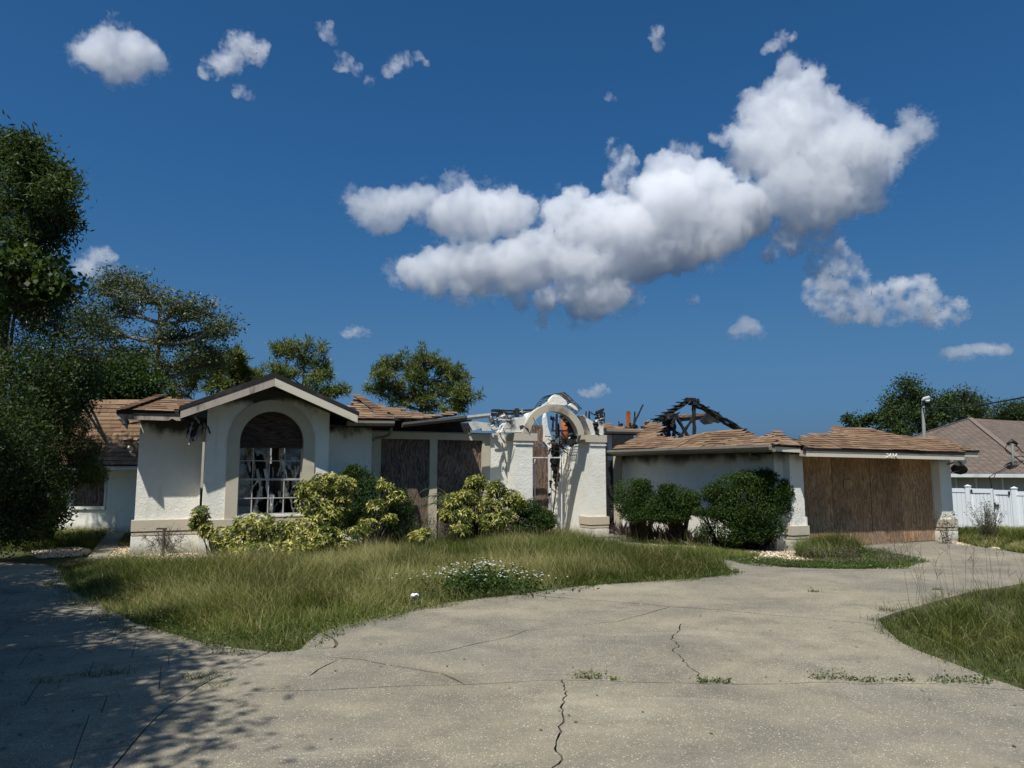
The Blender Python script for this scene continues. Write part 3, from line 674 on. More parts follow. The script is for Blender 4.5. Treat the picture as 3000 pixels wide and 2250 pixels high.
def shrub(name, label, base, blobs, mat, n, leaf, tips=10, cluster=None, cat='shrub', group=None, stem_r=.015, surf=.6, tintb=.45, tv=.18, droop=.2, stemmat='bark', up=.5, bias=None):
    """low plant: stems from the base fan into blobs; n leaves or leaf clusters per blob"""
    base = Vector(base); root = empty(name, base); tag(root, label, cat, group); st_ = MB(); fol = Foliage()
    for (c, r) in blobs:
        c = Vector(c)
        for k in range(tips):
            e = in_ball(c, [x * .85 for x in r]); f0 = base + Vector((random.uniform(-.2, .2), random.uniform(-.15, .15), 0))
            m = f0.lerp(e, .5) + Vector(((e.x - f0.x) * -.15, 0, .1))
            st_.tube([p - base for p in bez(f0, m, e, 4)], [stem_r * (1 - .17 * i) for i in range(5)], 4)
        q = NR.normal(size=(n, 3)); q /= np.linalg.norm(q, axis=1)[:, None]
        rad = np.where(NR.random(n) < surf, NR.uniform(.8, 1.04, n), NR.random(n) ** .4); rad = np.where(NR.random(n) < .06, NR.uniform(1.05, 1.35, n), rad)
        lump = .72 + .5 * vnoise(np.stack([np.arctan2(q[:, 1], q[:, 0]) * 1.4, q[:, 2] * 2.2], 1), 2.1, int(abs(c.x) * 97) % 50)
        C = np.array(c)[None] + q * (rad * lump)[:, None] * np.array(r)[None]
        keep = C[:, 2] > .03; C = C[keep]; q = q[keep]; m = len(C)
        tn = tintb + .35 * (vnoise(C[:, [0, 2]], 3.0, 5) - .5) + NR.normal(size=m) * tv
        if cluster is None:
            fol.leaves(C, np.full(m, leaf[0]), np.full(m, leaf[1]), tn, droop=droop, up=up)
        else:
            for j in range(cluster):
                a = 2 * math.pi * j / cluster + NR.uniform(0, .6, m); o = q + np.array([0, -.3, .5]); o /= np.linalg.norm(o, axis=1)[:, None]
                t1 = np.cross(o, np.array([0.3, .2, 1.0])); t1 /= np.maximum(1e-5, np.linalg.norm(t1, axis=1))[:, None]; t2 = np.cross(o, t1)
                ax = t1 * np.cos(a)[:, None] + t2 * np.sin(a)[:, None] + o * .25 + np.array([0, 0, -.35]) * droop * 2
                fol.leaves(C, np.full(m, leaf[0]), np.full(m, leaf[1]), tn + NR.normal(size=m) * .13, axis=ax, up=.8, fold=.06)
    if tips: st_.build('stem', stemmat, root, smooth=True)
    fol.build('foliage', mat, root, loc=base)
    return root
# ------------------------------------------------------------------ the burnt house (local frame: x along the front, y backwards, z up)
house = empty('burnt_house', HO, HR)
tag(house, 'fire damaged white stucco bungalow with boarded openings and burnt out roof', 'house')
def tol(v): return Vector((v.x * hc + v.y * hs_, -v.x * hs_ + v.y * hc, v.z))
CLO = tol(CAMP - HO)
def RP(px, py, p0, n):
    d = tol(ray(px, py)); n = Vector(n); return CLO + d * ((Vector(p0) - CLO).dot(n) / d.dot(n))
def PL(px, py, y): return RP(px, py, (0, y, 0), (0, 1, 0))
def PX(px, py, x): return RP(px, py, (x, 0, 0), (1, 0, 0))
def xz(l, y): return [(lambda v: (v.x, v.z))(PL(a, b, y)) for a, b in l]
def box(name, mat, a, b): return MB().box(a, b).build(name, mat, house)
def plinth(x0, x1, yf, b0, b1, depth=.12, proud=.045):
    """tan band, two grooves and white foot, all pieces stepped so no faces share a plane"""
    box('plinth_band', 'tan_paint', (x0 - proud - .012, yf - proud - .012, b0), (x1 + proud + .012, yf + depth, b1))
    m = MB(); m.box((x0 - .015, yf - .015, b0 - .035), (x1 + .015, yf + depth - .02, b0))
    m.box((x0 - proud, yf - proud, b0 - .085), (x1 + proud, yf + depth - .01, b0 - .035)); m.box((x0 - .016, yf - .016, b0 - .105), (x1 + .016, yf + depth - .02, b0 - .085))
    m.build('plinth_moulding', 'tan_paint', house)
    box('plinth_foot', 'stucco_clean', (x0 - proud - .004, yf - proud - .004, -.05), (x1 + proud + .004, yf + depth - .005, b0 - .105))
# --- left part
box('wall', 'stucco', (0, 0, -.05), (1.26, .2, 2.92)); box('wall', 'stucco', (0.0, .2, -.05), (.2, 7.0, 2.92))
plinth(0, 1.26, 0, .467, .70)
# bay with the arched window
BX0, BX1, BY = 1.31, 3.93, -.517
WX, WR, WS = 2.675, .685, 2.385
def archpoly(cx, r, z0, zs, n=28): return [(cx - r, z0), (cx + r, z0)] + [(cx + r * math.cos(math.pi * i / n), zs + r * math.sin(math.pi * i / n)) for i in range(n + 1)]
bay = [(BX0, -.05), (BX1, -.05), (BX1, 3.19), (2.60, 3.745), (BX0, 3.19)]
panel('gable_wall', bay, [archpoly(WX, WR, .77, WS)], BY, BY + .2, 'stucco_gable', house)
panel('arch_trim', archpoly(WX, .935, .69, WS), [archpoly(WX, WR - .004, .77, WS)], BY - .035, BY + .12, 'tan_paint', house)
box('wall', 'stucco', (BX0, BY + .2, -.05), (BX0 + .18, .0, 2.9)); box('wall', 'stucco', (BX1 - .18, BY + .2, -.05), (BX1, .1, 2.9))
plinth(BX0, BX1, BY, .467, .70, .25)
box('window_sill', 'white_metal', (WX - WR - .02, BY - .06, .735), (WX + WR + .02, BY + .1, .772))
# arched window: frame, muntins, broken panes, burnt board in the arch
yw = BY + .11
win = MB(); zt = PL(788, 1313, yw).z; zb = .775
for a, b in (((WX - WR, yw, zb), (WX - WR + .035, yw + .05, zt)), ((WX + WR - .035, yw, zb), (WX + WR, yw + .05, zt)), ((WX - WR + .035, yw + .002, zb), (WX + WR - .035, yw + .052, zb + .03))): win.box(a, b)
win = win.build('arched_window', 'dull_metal', house)
xs = [PL(q, 1420, yw).x for q in (739, 787, 832)]; zs = [PL(788, q, yw).z for q in (1350, 1404.5, 1459)]
for x in xs: MB().box((x - .011, yw + .012, zb + .03), (x + .011, yw + .034, zt)).build('muntin', 'dull_metal', win)
for k, z in enumerate(zs):
    h = .022 if k == 1 else .010; MB().box((WX - WR + .035, yw + .006, z - h), (WX + WR - .035, yw + .04, z + h)).build('muntin', 'dull_metal', win)
xe = [WX - WR + .035] + xs + [WX + WR - .035]
def pane(poly): clean(panel('pane', poly, [], yw + .02, yw + .025, 'glass', win))
pane([(xe[3] + .01, zt), (xe[4], zt), (xe[4], zs[0] - .13), (xe[4] - .06, zs[0] - .05), (xe[4] - .2, zs[0] - .16), (xe[3] + .1, zs[0] - .07), (xe[3] + .01, zs[0] - .12)])
pane([(xe[0], zs[1] + .02), (xe[0], zt), (xe[0] + .12, zt), (xe[0] + .06, zs[0]), (xe[0] + .16, zs[0] - .12), (xe[0] + .07, zs[1] + .1)])
pane([(xe[0], zs[2] + .01), (xe[0], zs[1] - .02), (xe[1] - .01, zs[1] - .02), (xe[1] - .05, zs[1] - .12), (xe[0] + .2, zs[1] - .09), (xe[0] + .1, zs[2] + .08)])
pane([(xe[1] + .01, zt), (xe[2] - .01, zt), (xe[2] - .03, zs[0] + .04), (xe[1] + .2, zt - .07), (xe[1] + .08, zs[0] + .09)])
pane([(xe[2] + .01, zb + .03), (xe[2] + .12, zb + .03), (xe[2] + .03, zs[2] - .05)])
pane([(xe[1] + .02, zb + .03), (xe[1] + .2, zb + .03), (xe[1] + .09, zs[2] - .12)])
pane([(xe[3] + .01, zs[2]), (xe[3] + .16, zs[2]), (xe[3] + .02, zs[1] - .1)])
bp = [(WX - WR - .002, zt), (WX + WR + .002, zt)] + [(WX + (WR + .002) * math.cos(math.pi * i / 28), WS + (WR + .002) * math.sin(math.pi * i / 28)) for i in range(29)]
panel('plywood_board', bp, [], yw - .01, yw + .008, 'plywood_burnt', house)
# gutted room behind the window
box('floor', 'char', (.2, .21, 0.0), (4.9, 6.0, .08))
box('interior_wall', 'char', (.25, 3.4, .08), (8.2, 3.5, 2.85)); box('interior_wall', 'drywall', (.25, 3.2, .08), (1.9, 3.3, 2.5)); box('interior_wall', 'char', (4.6, .3, .08), (4.7, 3.4, 2.8)); box('shade_ceiling', 'char', (.21, .25, 2.84), (4.6, 2.6, 2.88))  # ceiling added to keep the room behind the window dark
for x in (2.35, 2.75, 3.12, 3.5, 3.9, 4.3):
    MB().bar((x, 3.1 + random.uniform(-.6, .1), .08), (x + random.uniform(-.05, .05), 3.2, 2.6), .05, .09, seg=6, jit=.006).build('wall_stud', random.choice(('char', 'dry_stem', 'drywall')), house)
for (x0, x1, y, z0, z1, mt) in ((2.05, 2.35, .55, .1, 2.6, 'drywall'), (2.45, 2.6, .8, .1, 2.7, 'char'), (1.75, 2.0, 1.4, .1, 1.75, 'drywall'), (2.9, 3.0, .9, .1, 2.5, 'dry_stem'), (3.05, 3.1, .5, .1, 2.2, 'white_metal'), (3.2, 4.0, 1.4, 1.5, 2.6, 'drywall')):
    V2 = [(x0, z0), (x1, z0)] + [(x1 + random.uniform(-.05, .05), z0 + (z1 - z0) * i / 6) for i in range(1, 7)] + [(x0 + random.uniform(-.05, .05), z0 + (z1 - z0) * i / 6) for i in range(6, 0, -1)]
    panel('burnt_partition', V2, [], y, y + .06, mt, house)
for k in range(34):
    x = random.uniform(2.0, 3.4); y = random.uniform(-.3, .5); z = random.uniform(.9, 2.3)
    q = MB().bar((x, y, z), (x + random.uniform(-.2, .2), y + random.uniform(-.2, .2), z + random.uniform(-.7, -.25)), random.uniform(.02, .09), .012, seg=5, jit=.018, taper=.4)
    q.build('hanging_scrap', random.choice(('paper', 'paper', 'drywall', 'burnt_metal', 'char')), house)
box('mattress', 'drywall', (2.0, .1, .1), (2.5, .5, .95))
# gable barge boards and roof slab
GY = -1.117; GXL, GXP, GXR = .765, 2.60, 4.44; ZL, ZP, ZR = 2.81, 3.575, 2.825
FB, BE = .165, .11
panel('barge_board', [(GXL, ZL), (GXP - .002, ZP), (GXP - .002, ZP + FB + .02), (GXL, ZL + FB)], [], GY, GY + .035, 'scorched_paint', house)
panel('barge_board', [(GXP + .002, ZP), (GXR, ZR), (GXR, ZR + FB), (GXP + .002, ZP + FB + .02)], [], GY - .004, GY + .031, 'fascia_paint', house)
m = []
for sgn, xa, za in ((-1, GXL, ZL), (1, GXR, ZR)):
    p_ = [(GXP, ZP + FB + .02), (GXP, ZP + FB + .02 + BE), (xa + sgn * .03, za + FB + BE * .8), (xa + sgn * .03, za + FB)]
    panel('gable_roof_slab', p_, [], GY - .010, 2.4, 'black_edge', house)
    panel('soffit', [(GXP, ZP + .03), (GXP, ZP + .05), (xa, za + .05), (xa, za + .03)], [], GY + .04, BY, 'char', house)
for k in range(9):   # scraps hanging at the inner corner of the gable eave
    x = random.uniform(.95, 1.3); z = random.uniform(2.5, 2.8)
    MB().bar((x, random.uniform(-.8, -.3), z + .1), (x + random.uniform(-.15, .1), random.uniform(-.9, -.4), z - random.uniform(.05, .3)), .05, .012, seg=5, jit=.02, taper=.5).build('hanging_scrap', random.choice(('char', 'scorched_paint', 'char')), house)
# left eave
GUT = [(0, 0), (.09, 0), (.105, .03), (.125, .06), (.125, .115), (.112, .115), (.10, .07), (0, .105)]
zf = PL(400, 1229, -.62).z; zft = PL(400, 1214, -.62).z; zs1 = PL(420, 1203, -.62).z
panel('fascia', [(-.39, zf), (.55, zf - .005), (.62, zf + .04), (.70, zf), (.80, zf), (.80, zft), (-.39, zft)], [], -.62, -.59, 'scorched_paint', house)
box('drip_edge', 'black_edge', (-.43, -.632, zft), (.84, -.55, zs1))
box('wall', 'char', (3.96, .22, 2.70), (4.84, .27, 3.12)); box('soffit', 'char', (5.06, -.19, 3.02), (7.6, 1.2, 3.05))  # soffit: hidden filler deck added to keep sun off the boarded windows
box('fascia', 'scorched_paint', (-.39, -.59, zf), (-.36, 3.2, zft)); box('drip_edge', 'black_edge', (-.43, -.55, zft), (-.34, 3.2, zs1))
box('soffit', 'char', (-.02, -.588, zf + .03), (.95, -.002, zf + .05))
m = MB().bar((-.30, -.35, zf - .10), (.02, -.3, zf - .02), .5, .03, seg=4, jit=.012); m.build('fallen_soffit_board', 'plywood_dark', house)
m = MB().bar((-.22, .1, zf - .42), (.02, .25, zf - .36), .36, .02, seg=5, jit=.03); m.build('fallen_soffit_board', 'plywood_dark', house)
m = MB().bar((-.18, .0, zf - .55), (-.09, .05, zf - .75), .10, .02, seg=4, jit=.03); m.build('fallen_soffit_board', 'tan_paint', house)
# --- middle left: wall, boarded window pair
box('wall', 'stucco', (3.935, .0, -.05), (5.06, .2, 2.86)); box('wall', 'stucco', (4.86, .2, -.05), (5.055, .62, 2.86))
plinth(3.99, 5.06, 0, .467, .70)
YD = .4; zh0, zh1 = 2.55, 2.72
xp = [PL(q, 1287, YD).x for q in (1093, 1117, 1260, 1282, 1413, 1436)]; xp[0] = 5.06
for a, b in ((0, 1), (2, 3), (4, 5)): box('window_post', 'tan_paint', (xp[a], YD, -.05), (xp[b], YD + .2, zh0))
box('window_header', 'tan_paint', (5.058, YD - .006, zh0), (xp[5], YD + .2, zh1)); box('header_trim', 'gutter_metal', (5.058, YD - .03, zh1), (xp[5] + .05, YD + .2, zh1 + .03))
box('plywood_board', 'plywood_dark', (xp[1] - .02, YD + .07, .05), (xp[2] + .02, YD + .09, zh0 + .02))
box('plywood_board', 'plywood_dark', (xp[3] - .02, YD + .075, .05), (xp[4] + .02, YD + .095, zh0 + .02))
box('wall', 'char', (5.06, YD + .25, zh1 - .1), (7.9, YD + .32, 3.02))  # black backing sheet standing in for the dark of the open attic
box('wall', 'stucco_clean', (xp[5], YD + .02, -.05), (9.0, YD + .2, 2.72))
V2 = xz([(1372,1238),(1390,1234),(1437,1240),(1440,1262),(1412,1262),(1410,1254),(1385,1262),(1378,1250)], .25)
panel('burnt_fascia', V2, [], .25, .33, 'burnt_metal', house)
# gutters of the left wing
z1 = PL(1048, 1248, -.62).z; z2 = PL(1180, 1249, -.62).z
MB().profile(GUT, (4.30, -.6, z1), (5.42, -.6, z2), (0, -1, 0)).build('gutter', 'gutter_metal', house)
ga = PL(1176, 1252, -.10); gb = PL(1432, 1224, -.10)
MB().profile(GUT, ga, ga.lerp(gb, .72), (0, -1, 0)).build('gutter', 'scorched_gutter', house)
MB().profile(GUT, ga.lerp(gb, .722), gb, (0, -1, 0)).build('gutter', 'burnt_metal', house)
g2 = PL(1442, 1236, .0); MB().bar(gb + Vector((0, 0, .06)), g2, .03, .1, seg=5, jit=.02).build('torn_gutter_end', 'burnt_metal', house)
box('fascia', 'char', (4.45, -.60, z1 - .02), (5.40, -.57, z1 + .1))
box('soffit', 'char', (3.94, -.57, z1 + .005), (5.4, .0, z1 + .02))
q = [PL(1146, 1252, -.5), PL(1146, 1262, -.5), PL(1140, 1274, -.3), PL(1122, 1281, -.05), PL(1098, 1284, .0), PL(1093, 1290, .0)]
MB().tube(q, .035, 8).build('downspout', 'gutter_metal', house, True)
# --- arched entry
EY = -.25; C1, C2, CW = 8.81, 11.065, .5
for cx in (C1, C2):
    box('column', 'stucco_clean', (cx, EY, -.05), (cx + CW, EY + CW, 2.50))
    plinth(cx, cx + CW, EY, .30, .51, CW + .045)
    inner = 1 if cx == C1 else -1
    m = MB(); a0 = cx - (.025 if inner == 1 else .12); a1 = cx + CW + (.12 if inner == 1 else .025)
    m.box((a0, EY - .05, 2.535), (a1, EY + CW + .03, 2.735)); m.build('capital', 'tan_paint', house)
    m = MB(); m.box((cx - .012, EY - .03, 2.44), (cx + CW + .012, EY + CW + .012, 2.475)); m.box((cx - .006, EY - .012, 2.475), (cx + CW + .006, EY + CW + .006, 2.535)); m.build('capital_moulding', 'stucco_clean', house)
AX, AR, AO, AS = 9.94, .752, .945, 2.585
def ring(cx, ri, ro, zs, a0, a1, n=30):
    A = [a0 + (a1 - a0) * i / n for i in range(n + 1)]
    return [(cx + ro * math.cos(a), zs + ro * math.sin(a)) for a in A] + [(cx + ri * math.cos(a), zs + ri * math.sin(a)) for a in reversed(A)]
panel('arch', ring(AX, AR, AO, AS, .16, math.pi - .16), [], EY - .05, EY + .15, 'tan_scorched', house)
VS = 0.0
panel('burnt_vault', ring(AX, AR + .01, AR + .07, AS, .05, 1.02, 12), [], EY + .15, EY + .42, 'char', house)
for k in range(5):
    a = .25 + .17 * k; p0 = Vector((AX + (AR + .0) * math.cos(a), EY + .22, AS + AR * math.sin(a)))
    MB().bar(p0, p0 + Vector((0, random.uniform(.15, .3), 0)), .07, .03, seg=4, jit=.012).build('vault_lath', random.choice(('char', 'burnt_metal', 'plywood_dark')), house)
# ragged parapet over the left column, right stub and crown of lath
def e5(l): return [(1400 + a / 5.53, 1130 + b / 5.53) for a, b in l]
pw = e5([(380,755),(425,640),(485,590),(440,490),(470,470),(540,545),(600,545),(640,535),(655,585),(665,510),(760,505),(790,520),(830,450),(870,430),(985,415),(930,520),(870,620),(820,755)])
panel('parapet_stub', xz(pw, EY), [xz(e5([(670,650),(730,640),(740,700),(690,725)]), EY)], EY, EY + .3, 'stucco_burnt', house)
V2 = xz(e5([(225,775),(440,760),(455,775),(330,800),(230,800)]), EY + .5); panel('torn_flashing', V2, [], EY + .5, EY + .52, 'burnt_metal', house)
pw = e5([(1690,480),(1725,470),(1770,520),(1850,575),(1885,600),(1880,660),(1910,740),(1955,700),(1950,590),(2035,575),(2036,795),(1840,795),(1800,690),(1750,560)])
panel('parapet_stub', xz(pw, EY), [], EY, EY + .3, 'stucco_burnt', house)
pw = e5([(1160,320),(1150,270),(1165,220),(1215,165),(1260,140),(1330,160),(1380,200),(1430,240),(1450,300),(1400,320),(1280,300)])
panel('parapet_stub', xz(pw, EY), [], EY, EY + .12, 'stucco_clean', house)
pw = e5([(1480,315),(1520,285),(1590,335),(1630,400),(1600,395)]); panel('parapet_stub', xz(pw, EY), [], EY + .01, EY + .1, 'stucco_clean', house)
pw = e5([(1010,395),(1060,320),(1130,260),(1155,320),(1100,345)]); panel('parapet_stub', xz(pw, EY), [], EY + .02, EY + .12, 'drywall', house)
lath = MB(); out = xz(e5([(985,420),(1060,290),(1150,180),(1215,140),(1390,110),(1460,170),(1540,250),(1620,330),(1670,385)]), EY + .15)
for k in range(len(out) - 1):
    for dy in (0, .22, .45):
        lath.bar((out[k][0], EY + .1 + dy, out[k][1]), (out[k + 1][0], EY + .1 + dy, out[k + 1][1]), .014, .012, seg=2, jit=.006)
for k in range(26):
    i = k * (len(out) - 1) / 26; j = int(i); f = i - j
    x = out[j][0] * (1 - f) + out[j + 1][0] * f; z = out[j][1] * (1 - f) + out[j + 1][1] * f
    dx, dz = x - AX, z - AS; l_ = math.hypot(dx, dz)
    lath.bar((x, EY + .1, z), (AX + dx / l_ * (AO - .01), EY + .12, AS + dz / l_ * (AO - .01)), .008, .008, seg=2, jit=.008)
    lath.bar((x, EY + .1, z), (x, EY + .6, z - .02), .008, .008, jit=.006)
lath.build('wire_lath', 'black_edge', house)
V2 = xz(e5([(1200,150),(1390,112),(1470,180),(1560,270),(1660,380),(1600,335),(1450,240),(1330,160)]), EY + .4); panel('burnt_felt', V2, [], EY + .4, EY + .43, 'gutter_metal', house)
p0 = PL(1562, 1221, EY - .06); p1 = PL(1577, 1247, EY - .06); MB().bar(p0, p1, .035, .02, seg=3, jit=.006).build('hanging_lath', 'fascia_paint', house)
# recess behind the arch
yb = 1.35
xa = PL(1540, 1400, yb).x; xb = PL(1605, 1400, yb).x
zl = PL(1590, 1309, yb).z
box('plywood_board', 'plywood_dark', (xa - .3, yb - .02, .03), (xb, yb, zl)); box('plywood_board', 'plywood_dark', (xa - .3, yb + .06, zl + .01), (PL(1593, 1300, yb).x, yb + .08, PL(1590, 1245, yb).z))
panel('wall', [(xb, 0), (11.065, 0), (11.065, 2.1), (10.95, 2.42), (10.8, 2.3), (10.72, 2.75), (10.62, 3.0), (10.58, 3.3), (xb - .05, 3.45), (xb - .1, 3.3), (PL(1594, 1300, yb).x, 2.6), (xb, zl + .02)], [], yb, yb + .15, 'stucco_clean', house)
panel('door_frame', [(xb, .03), (xb + .07, .03), (xb + .07, zl), (xb, zl)], [], yb - .05, yb - .002, 'white_metal', house)
V2, T = cut_sheet([[(.25, -.05), (yb, -.05), (yb, 2.4), (1.1, 2.46), (.9, 2.38), (.6, 2.5), (.25, 2.52)]], [])
Vv, Ff = extrude(V2, T, lambda u, v, w: (w, u, v), 11.07, 11.25); clean(mesh_obj('wall', Vv, Ff, 'stucco_clean', house))
box('floor', 'concrete', (8.7, -.9, -.05), (11.9, yb, .03))
p = lambda a, b, y=.55: PL(a, b, y)
for a, b in ((p(1557, 1340.5), p(1647, 1340.5)), (p(1645, 1340), p(1645.5, 1553)), (p(1567, 1345), p(1567, 1470)), (p(1558, 1359), p(1567, 1359)), (p(1558, 1420), p(1567, 1420))):
    MB().bar(a, b, .028, .028, up=(0, 1, 0), seg=3, jit=.002).build('screen_door_frame', 'white_metal', house)
MB().bar(p(1640, 1345, .6), p(1618, 1520, .9), .03, .012, seg=6, jit=.006).build('leaning_strip', 'dry_stem', house)
for k in range(60):   # charred nest of lath and insulation
    a = p(random.uniform(1612, 1655), random.uniform(1278, 1325), .8 + random.uniform(-.2, .2)); b = a + Vector((random.uniform(-.28, .28), random.uniform(-.1, .1), random.uniform(-.2, .12)))
    MB().bar(a, b, random.uniform(.012, .045), .01, seg=4, jit=.014).build('charred_debris', random.choice(('char', 'char', 'dry_stem', 'plywood_dark')), house)
for (xa_, ya_, xb_, yb2, w) in ((1625,1300,1622,1360,.16),(1632,1310,1632,1380,.13),(1620,1345,1628,1400,.14),(1632,1350,1631,1412,.10),(1628,1390,1629,1432,.05),(1614,1408,1613,1428,.035),(1610,1446,1610,1452,.03)):
    MB().bar(p(xa_, ya_, .9), p(xb_, yb2, .85), w * 1.35, .06, seg=9, jit=.035, taper=.6).build('charred_drape', 'char', house)
for k in range(46):   # splintered lath, wire and charcoal on the broken parapet
    px = random.uniform(1440, 1560) if k < 32 else random.uniform(1735, 1772); py = (random.uniform(1205, 1262) if k < 32 else random.uniform(1205, 1268)); y = random.uniform(-.28, .35)
    a = PL(px, py, y); b = a + Vector((random.uniform(-.3, .3), random.uniform(-.15, .15), random.uniform(-.14, .2)))
    MB().bar(a, b, random.uniform(.012, .05), random.uniform(.008, .03), seg=4, jit=.014, taper=.6).build('charred_debris', random.choice(('char', 'char', 'char', 'drywall', 'burnt_metal')), house)
# timbers and pipes standing in the ruin
def timber(a, b, y, w=.05, h=.09, mat='char', name='charred_timber', y2=None, jit=.008, seg=7, taper=.8):
    A = PL(a[0], a[1], y); B = PL(b[0], b[1], y if y2 is None else y2)
    return MB().bar(A, B, w, h, up=(0, 1, 0), seg=seg, jit=jit, taper=taper).build(name, mat, house)
timber((1441,1202),(1510,1204),.3,.05,.055); timber((1505,1205),(1568,1200),.35,.055,.06); timber((1440,1204),(1500,1212),.5,.04,.04); timber((1480,1212),(1560,1210),.5,.07,.06)
timber((1515,1228),(1514,1196),.1,.10,.1); timber((1436,1215),(1475,1214),.5,.09,.1); timber((1572,1204),(1585,1189),.2,.05,.05)
timber((1452,1238),(1480,1216),.45,.16,.06,'drywall','burnt_partition'); timber((1490,1220),(1508,1240),.3,.12,.05,'drywall','burnt_partition'); timber((1435,1216),(1448,1246),.3,.10,.08); timber((1440,1246),(1458,1268),.28,.10,.06,'drywall','burnt_partition')
timber((1717,1226),(1717,1204),.4,.03,.04); timber((1726,1228),(1726,1206),.4,.04,.04)
timber((1762,1240),(1760,1200),.0,.09,.09,jit=.02); timber((1747,1210),(1768,1200),.0,.08,.07,jit=.02); timber((1770,1238),(1770,1207),.2,.03,.05); timber((1748,1228),(1752,1222),.0,.09,.09,jit=.02); timber((1745,1240),(1750,1275),-.28,.12,.05,jit=.03)
timber((1630,1285),(1631,1212),1.8,.05,.09); timber((1618,1265),(1622,1220),1.5,.05,.05); timber((1612,1222),(1625,1232),1.5,.08,.07,jit=.03); timber((1638,1280),(1635,1240),1.9,.04,.09)
timber((1616,1262),(1690,1262),2.2,.05,.06); timber((1668,1290),(1668,1252),2.2,.08,.09); timber((1690,1290),(1640,1300),1.2,.10,.08,jit=.03); timber((1660,1300),(1700,1285),1.0,.16,.1,jit=.04); timber((1645,1265),(1660,1290),1.6,.03,.05); timber((1665,1284),(1686,1274),1.0,.03,.03,'burnt_metal')
a = PL(1656, 1300, 4.2); b = PL(1656, 1215, 4.2); MB().tube([a, a.lerp(b, .4), b], .145, 12).build('flue_pipe', 'rust_pipe', house, True)
a = PL(1840, 1262, 3.4); b = PL(1841, 1205, 3.4); MB().bar(a, b, .11, .11, seg=3, jit=.004).build('flue_pipe', 'rust_pipe', house)
timber((1849,1258),(1884,1185),3.2,.04,.07); timber((1858,1260),(1860,1206),3.2,.05,.05); timber((1813,1256),(1813,1234),3.0,.03,.04); timber((1819,1258),(1820,1240),3.0,.1,.08,jit=.02); timber((1832,1256),(1862,1252),3.0,.09,.07,jit=.03); timber((1864,1258),(1863,1244),3.0,.09,.07,jit=.03); timber((1848,1254),(1846,1240),3.0,.07,.07,jit=.02)
timber((1880,1254),(1900,1235),2.2,.12,.08,'plywood_dark',jit=.04)
# --- eave on the right of the arch
ye = .35; a = PL(1768, 1270, ye); b = PL(1882, 1270, ye); b.z = a.z
MB().profile(GUT, a, b, (0, -1, 0)).build('gutter', 'gutter_metal', house)
zt_ = PL(1790, 1322, .8).z; box('fascia', 'char', (a.x, ye + .01, a.z - .03), (b.x + .5, ye + .05, a.z + .1))
pa = PL(1784, 1318, .75); pb = PL(1793, 1318, .75); box('post', 'white_metal', (pa.x, .75, pa.z - .3), (pb.x, .83, a.z))
box('wall', 'char', (11.3, 1.2, 0), (13.5, 1.3, 2.9))
# --- right wing long wall and its eave
WA = Vector((12.25, .35, 0)); e_ = PL(2276, 1500, -5.16); WB = Vector((e_.x, -5.16, 0))
def slabw(name, mat, a, b, th, z0, z1):
    d = (b - a).normalized(); n = Vector((d.y, -d.x, 0)); n = n if n.x > 0 else -n
    V = [a, b, b + n * th, a + n * th]; V = [(v.x, v.y, z) for z in (z0, z1) for v in V]
    return clean(mesh_obj(name, V, [(0, 3, 2, 1), (4, 5, 6, 7), (0, 1, 5, 4), (1, 2, 6, 5), (2, 3, 7, 6), (3, 0, 4, 7)], mat, house))
slabw('wall', 'stucco_low', WA, WB, .2, -.05, 2.35)
dW = (WB - WA).normalized(); nW = Vector((dW.y, -dW.x, 0)); nW = nW if nW.x < 0 else -nW
slabw('pilaster', 'tan_paint', WA + nW * .06, WA + nW * .06 + dW * .32, .07, -.05, 2.3)
gr = PL(2262, 1318, -5.66); gl = Vector((11.72, .05, gr.z + .015))
MB().profile(GUT, gl, gr, nW).build('gutter', 'gutter_metal', house)
MB().bar(gl + Vector((.06, 0, .03)), gr + Vector((.06, .0, .03)), .03, .14).build('fascia', 'gutter_metal', house)
V = [gl + Vector((.08, 0, -.02)), gr + Vector((.08, 0, -.02)), WB + Vector((.05, 0, gr.z - .02)), WA + Vector((.05, 0, gr.z - .02))]
MB().bar((V[0] + V[3]) / 2, (V[1] + V[2]) / 2, (V[0] - V[3]).length * .97, .02).build('soffit', 'char', house)
q0 = PL(2196, 1318, -4.6); q1 = PL(2262, 1372, -4.85)
MB().tube([q0, q0 + Vector((0, 0, -.14)), q0.lerp(q1, .25) + Vector((0, 0, -.06)), q0.lerp(q1, .8), q1, q1 + Vector((.03, 0, -.5)), q1 + Vector((.05, 0, -1.5))], .035, 8).build('downspout', 'gutter_metal', house, True)
MB().bar(PL(2228, 1325, -4.6), PL(2272, 1375, -5.1), .02, .012).build('hanging_wire', 'dark_plastic', house)
# --- garage
p1 = PL(2317, 1450, -5.36).x; p2 = PL(2356, 1450, -5.36).x; p3 = PL(2757, 1450, -5.36).x; p4 = PL(2790, 1450, -5.36).x
box('wall', 'stucco_low', (WB.x - .02, -5.16, -.05), (p1 + .1, -4.9, 2.2))
box('pillar', 'stucco_low', (p1, -5.36, -.05), (p2, -4.9, 2.14)); plinth(p1, p2, -5.36, .33, .53, .4)
box('pillar', 'stucco_low', (p3, -5.36, -.05), (p4, -4.9, 2.14)); plinth(p3, p4, -5.36, .36, .545, .4)
box('wall', 'stucco_low', (p4 - .2, -4.9, -.05), (p4, 1.2, 2.25))
box('door_jamb', 'tan_paint', (p3 - .06, -5.17, -.05), (p3, -5.05, 2.14)); box('door_jamb', 'tan_paint', (p2, -5.17, -.05), (p2 + .06, -5.05, 2.14))
bx = [p2 + .062, PL(2440, 1450, -5.19).x, PL(2552, 1450, -5.19).x, PL(2641, 1450, -5.19).x, p3 - .062]
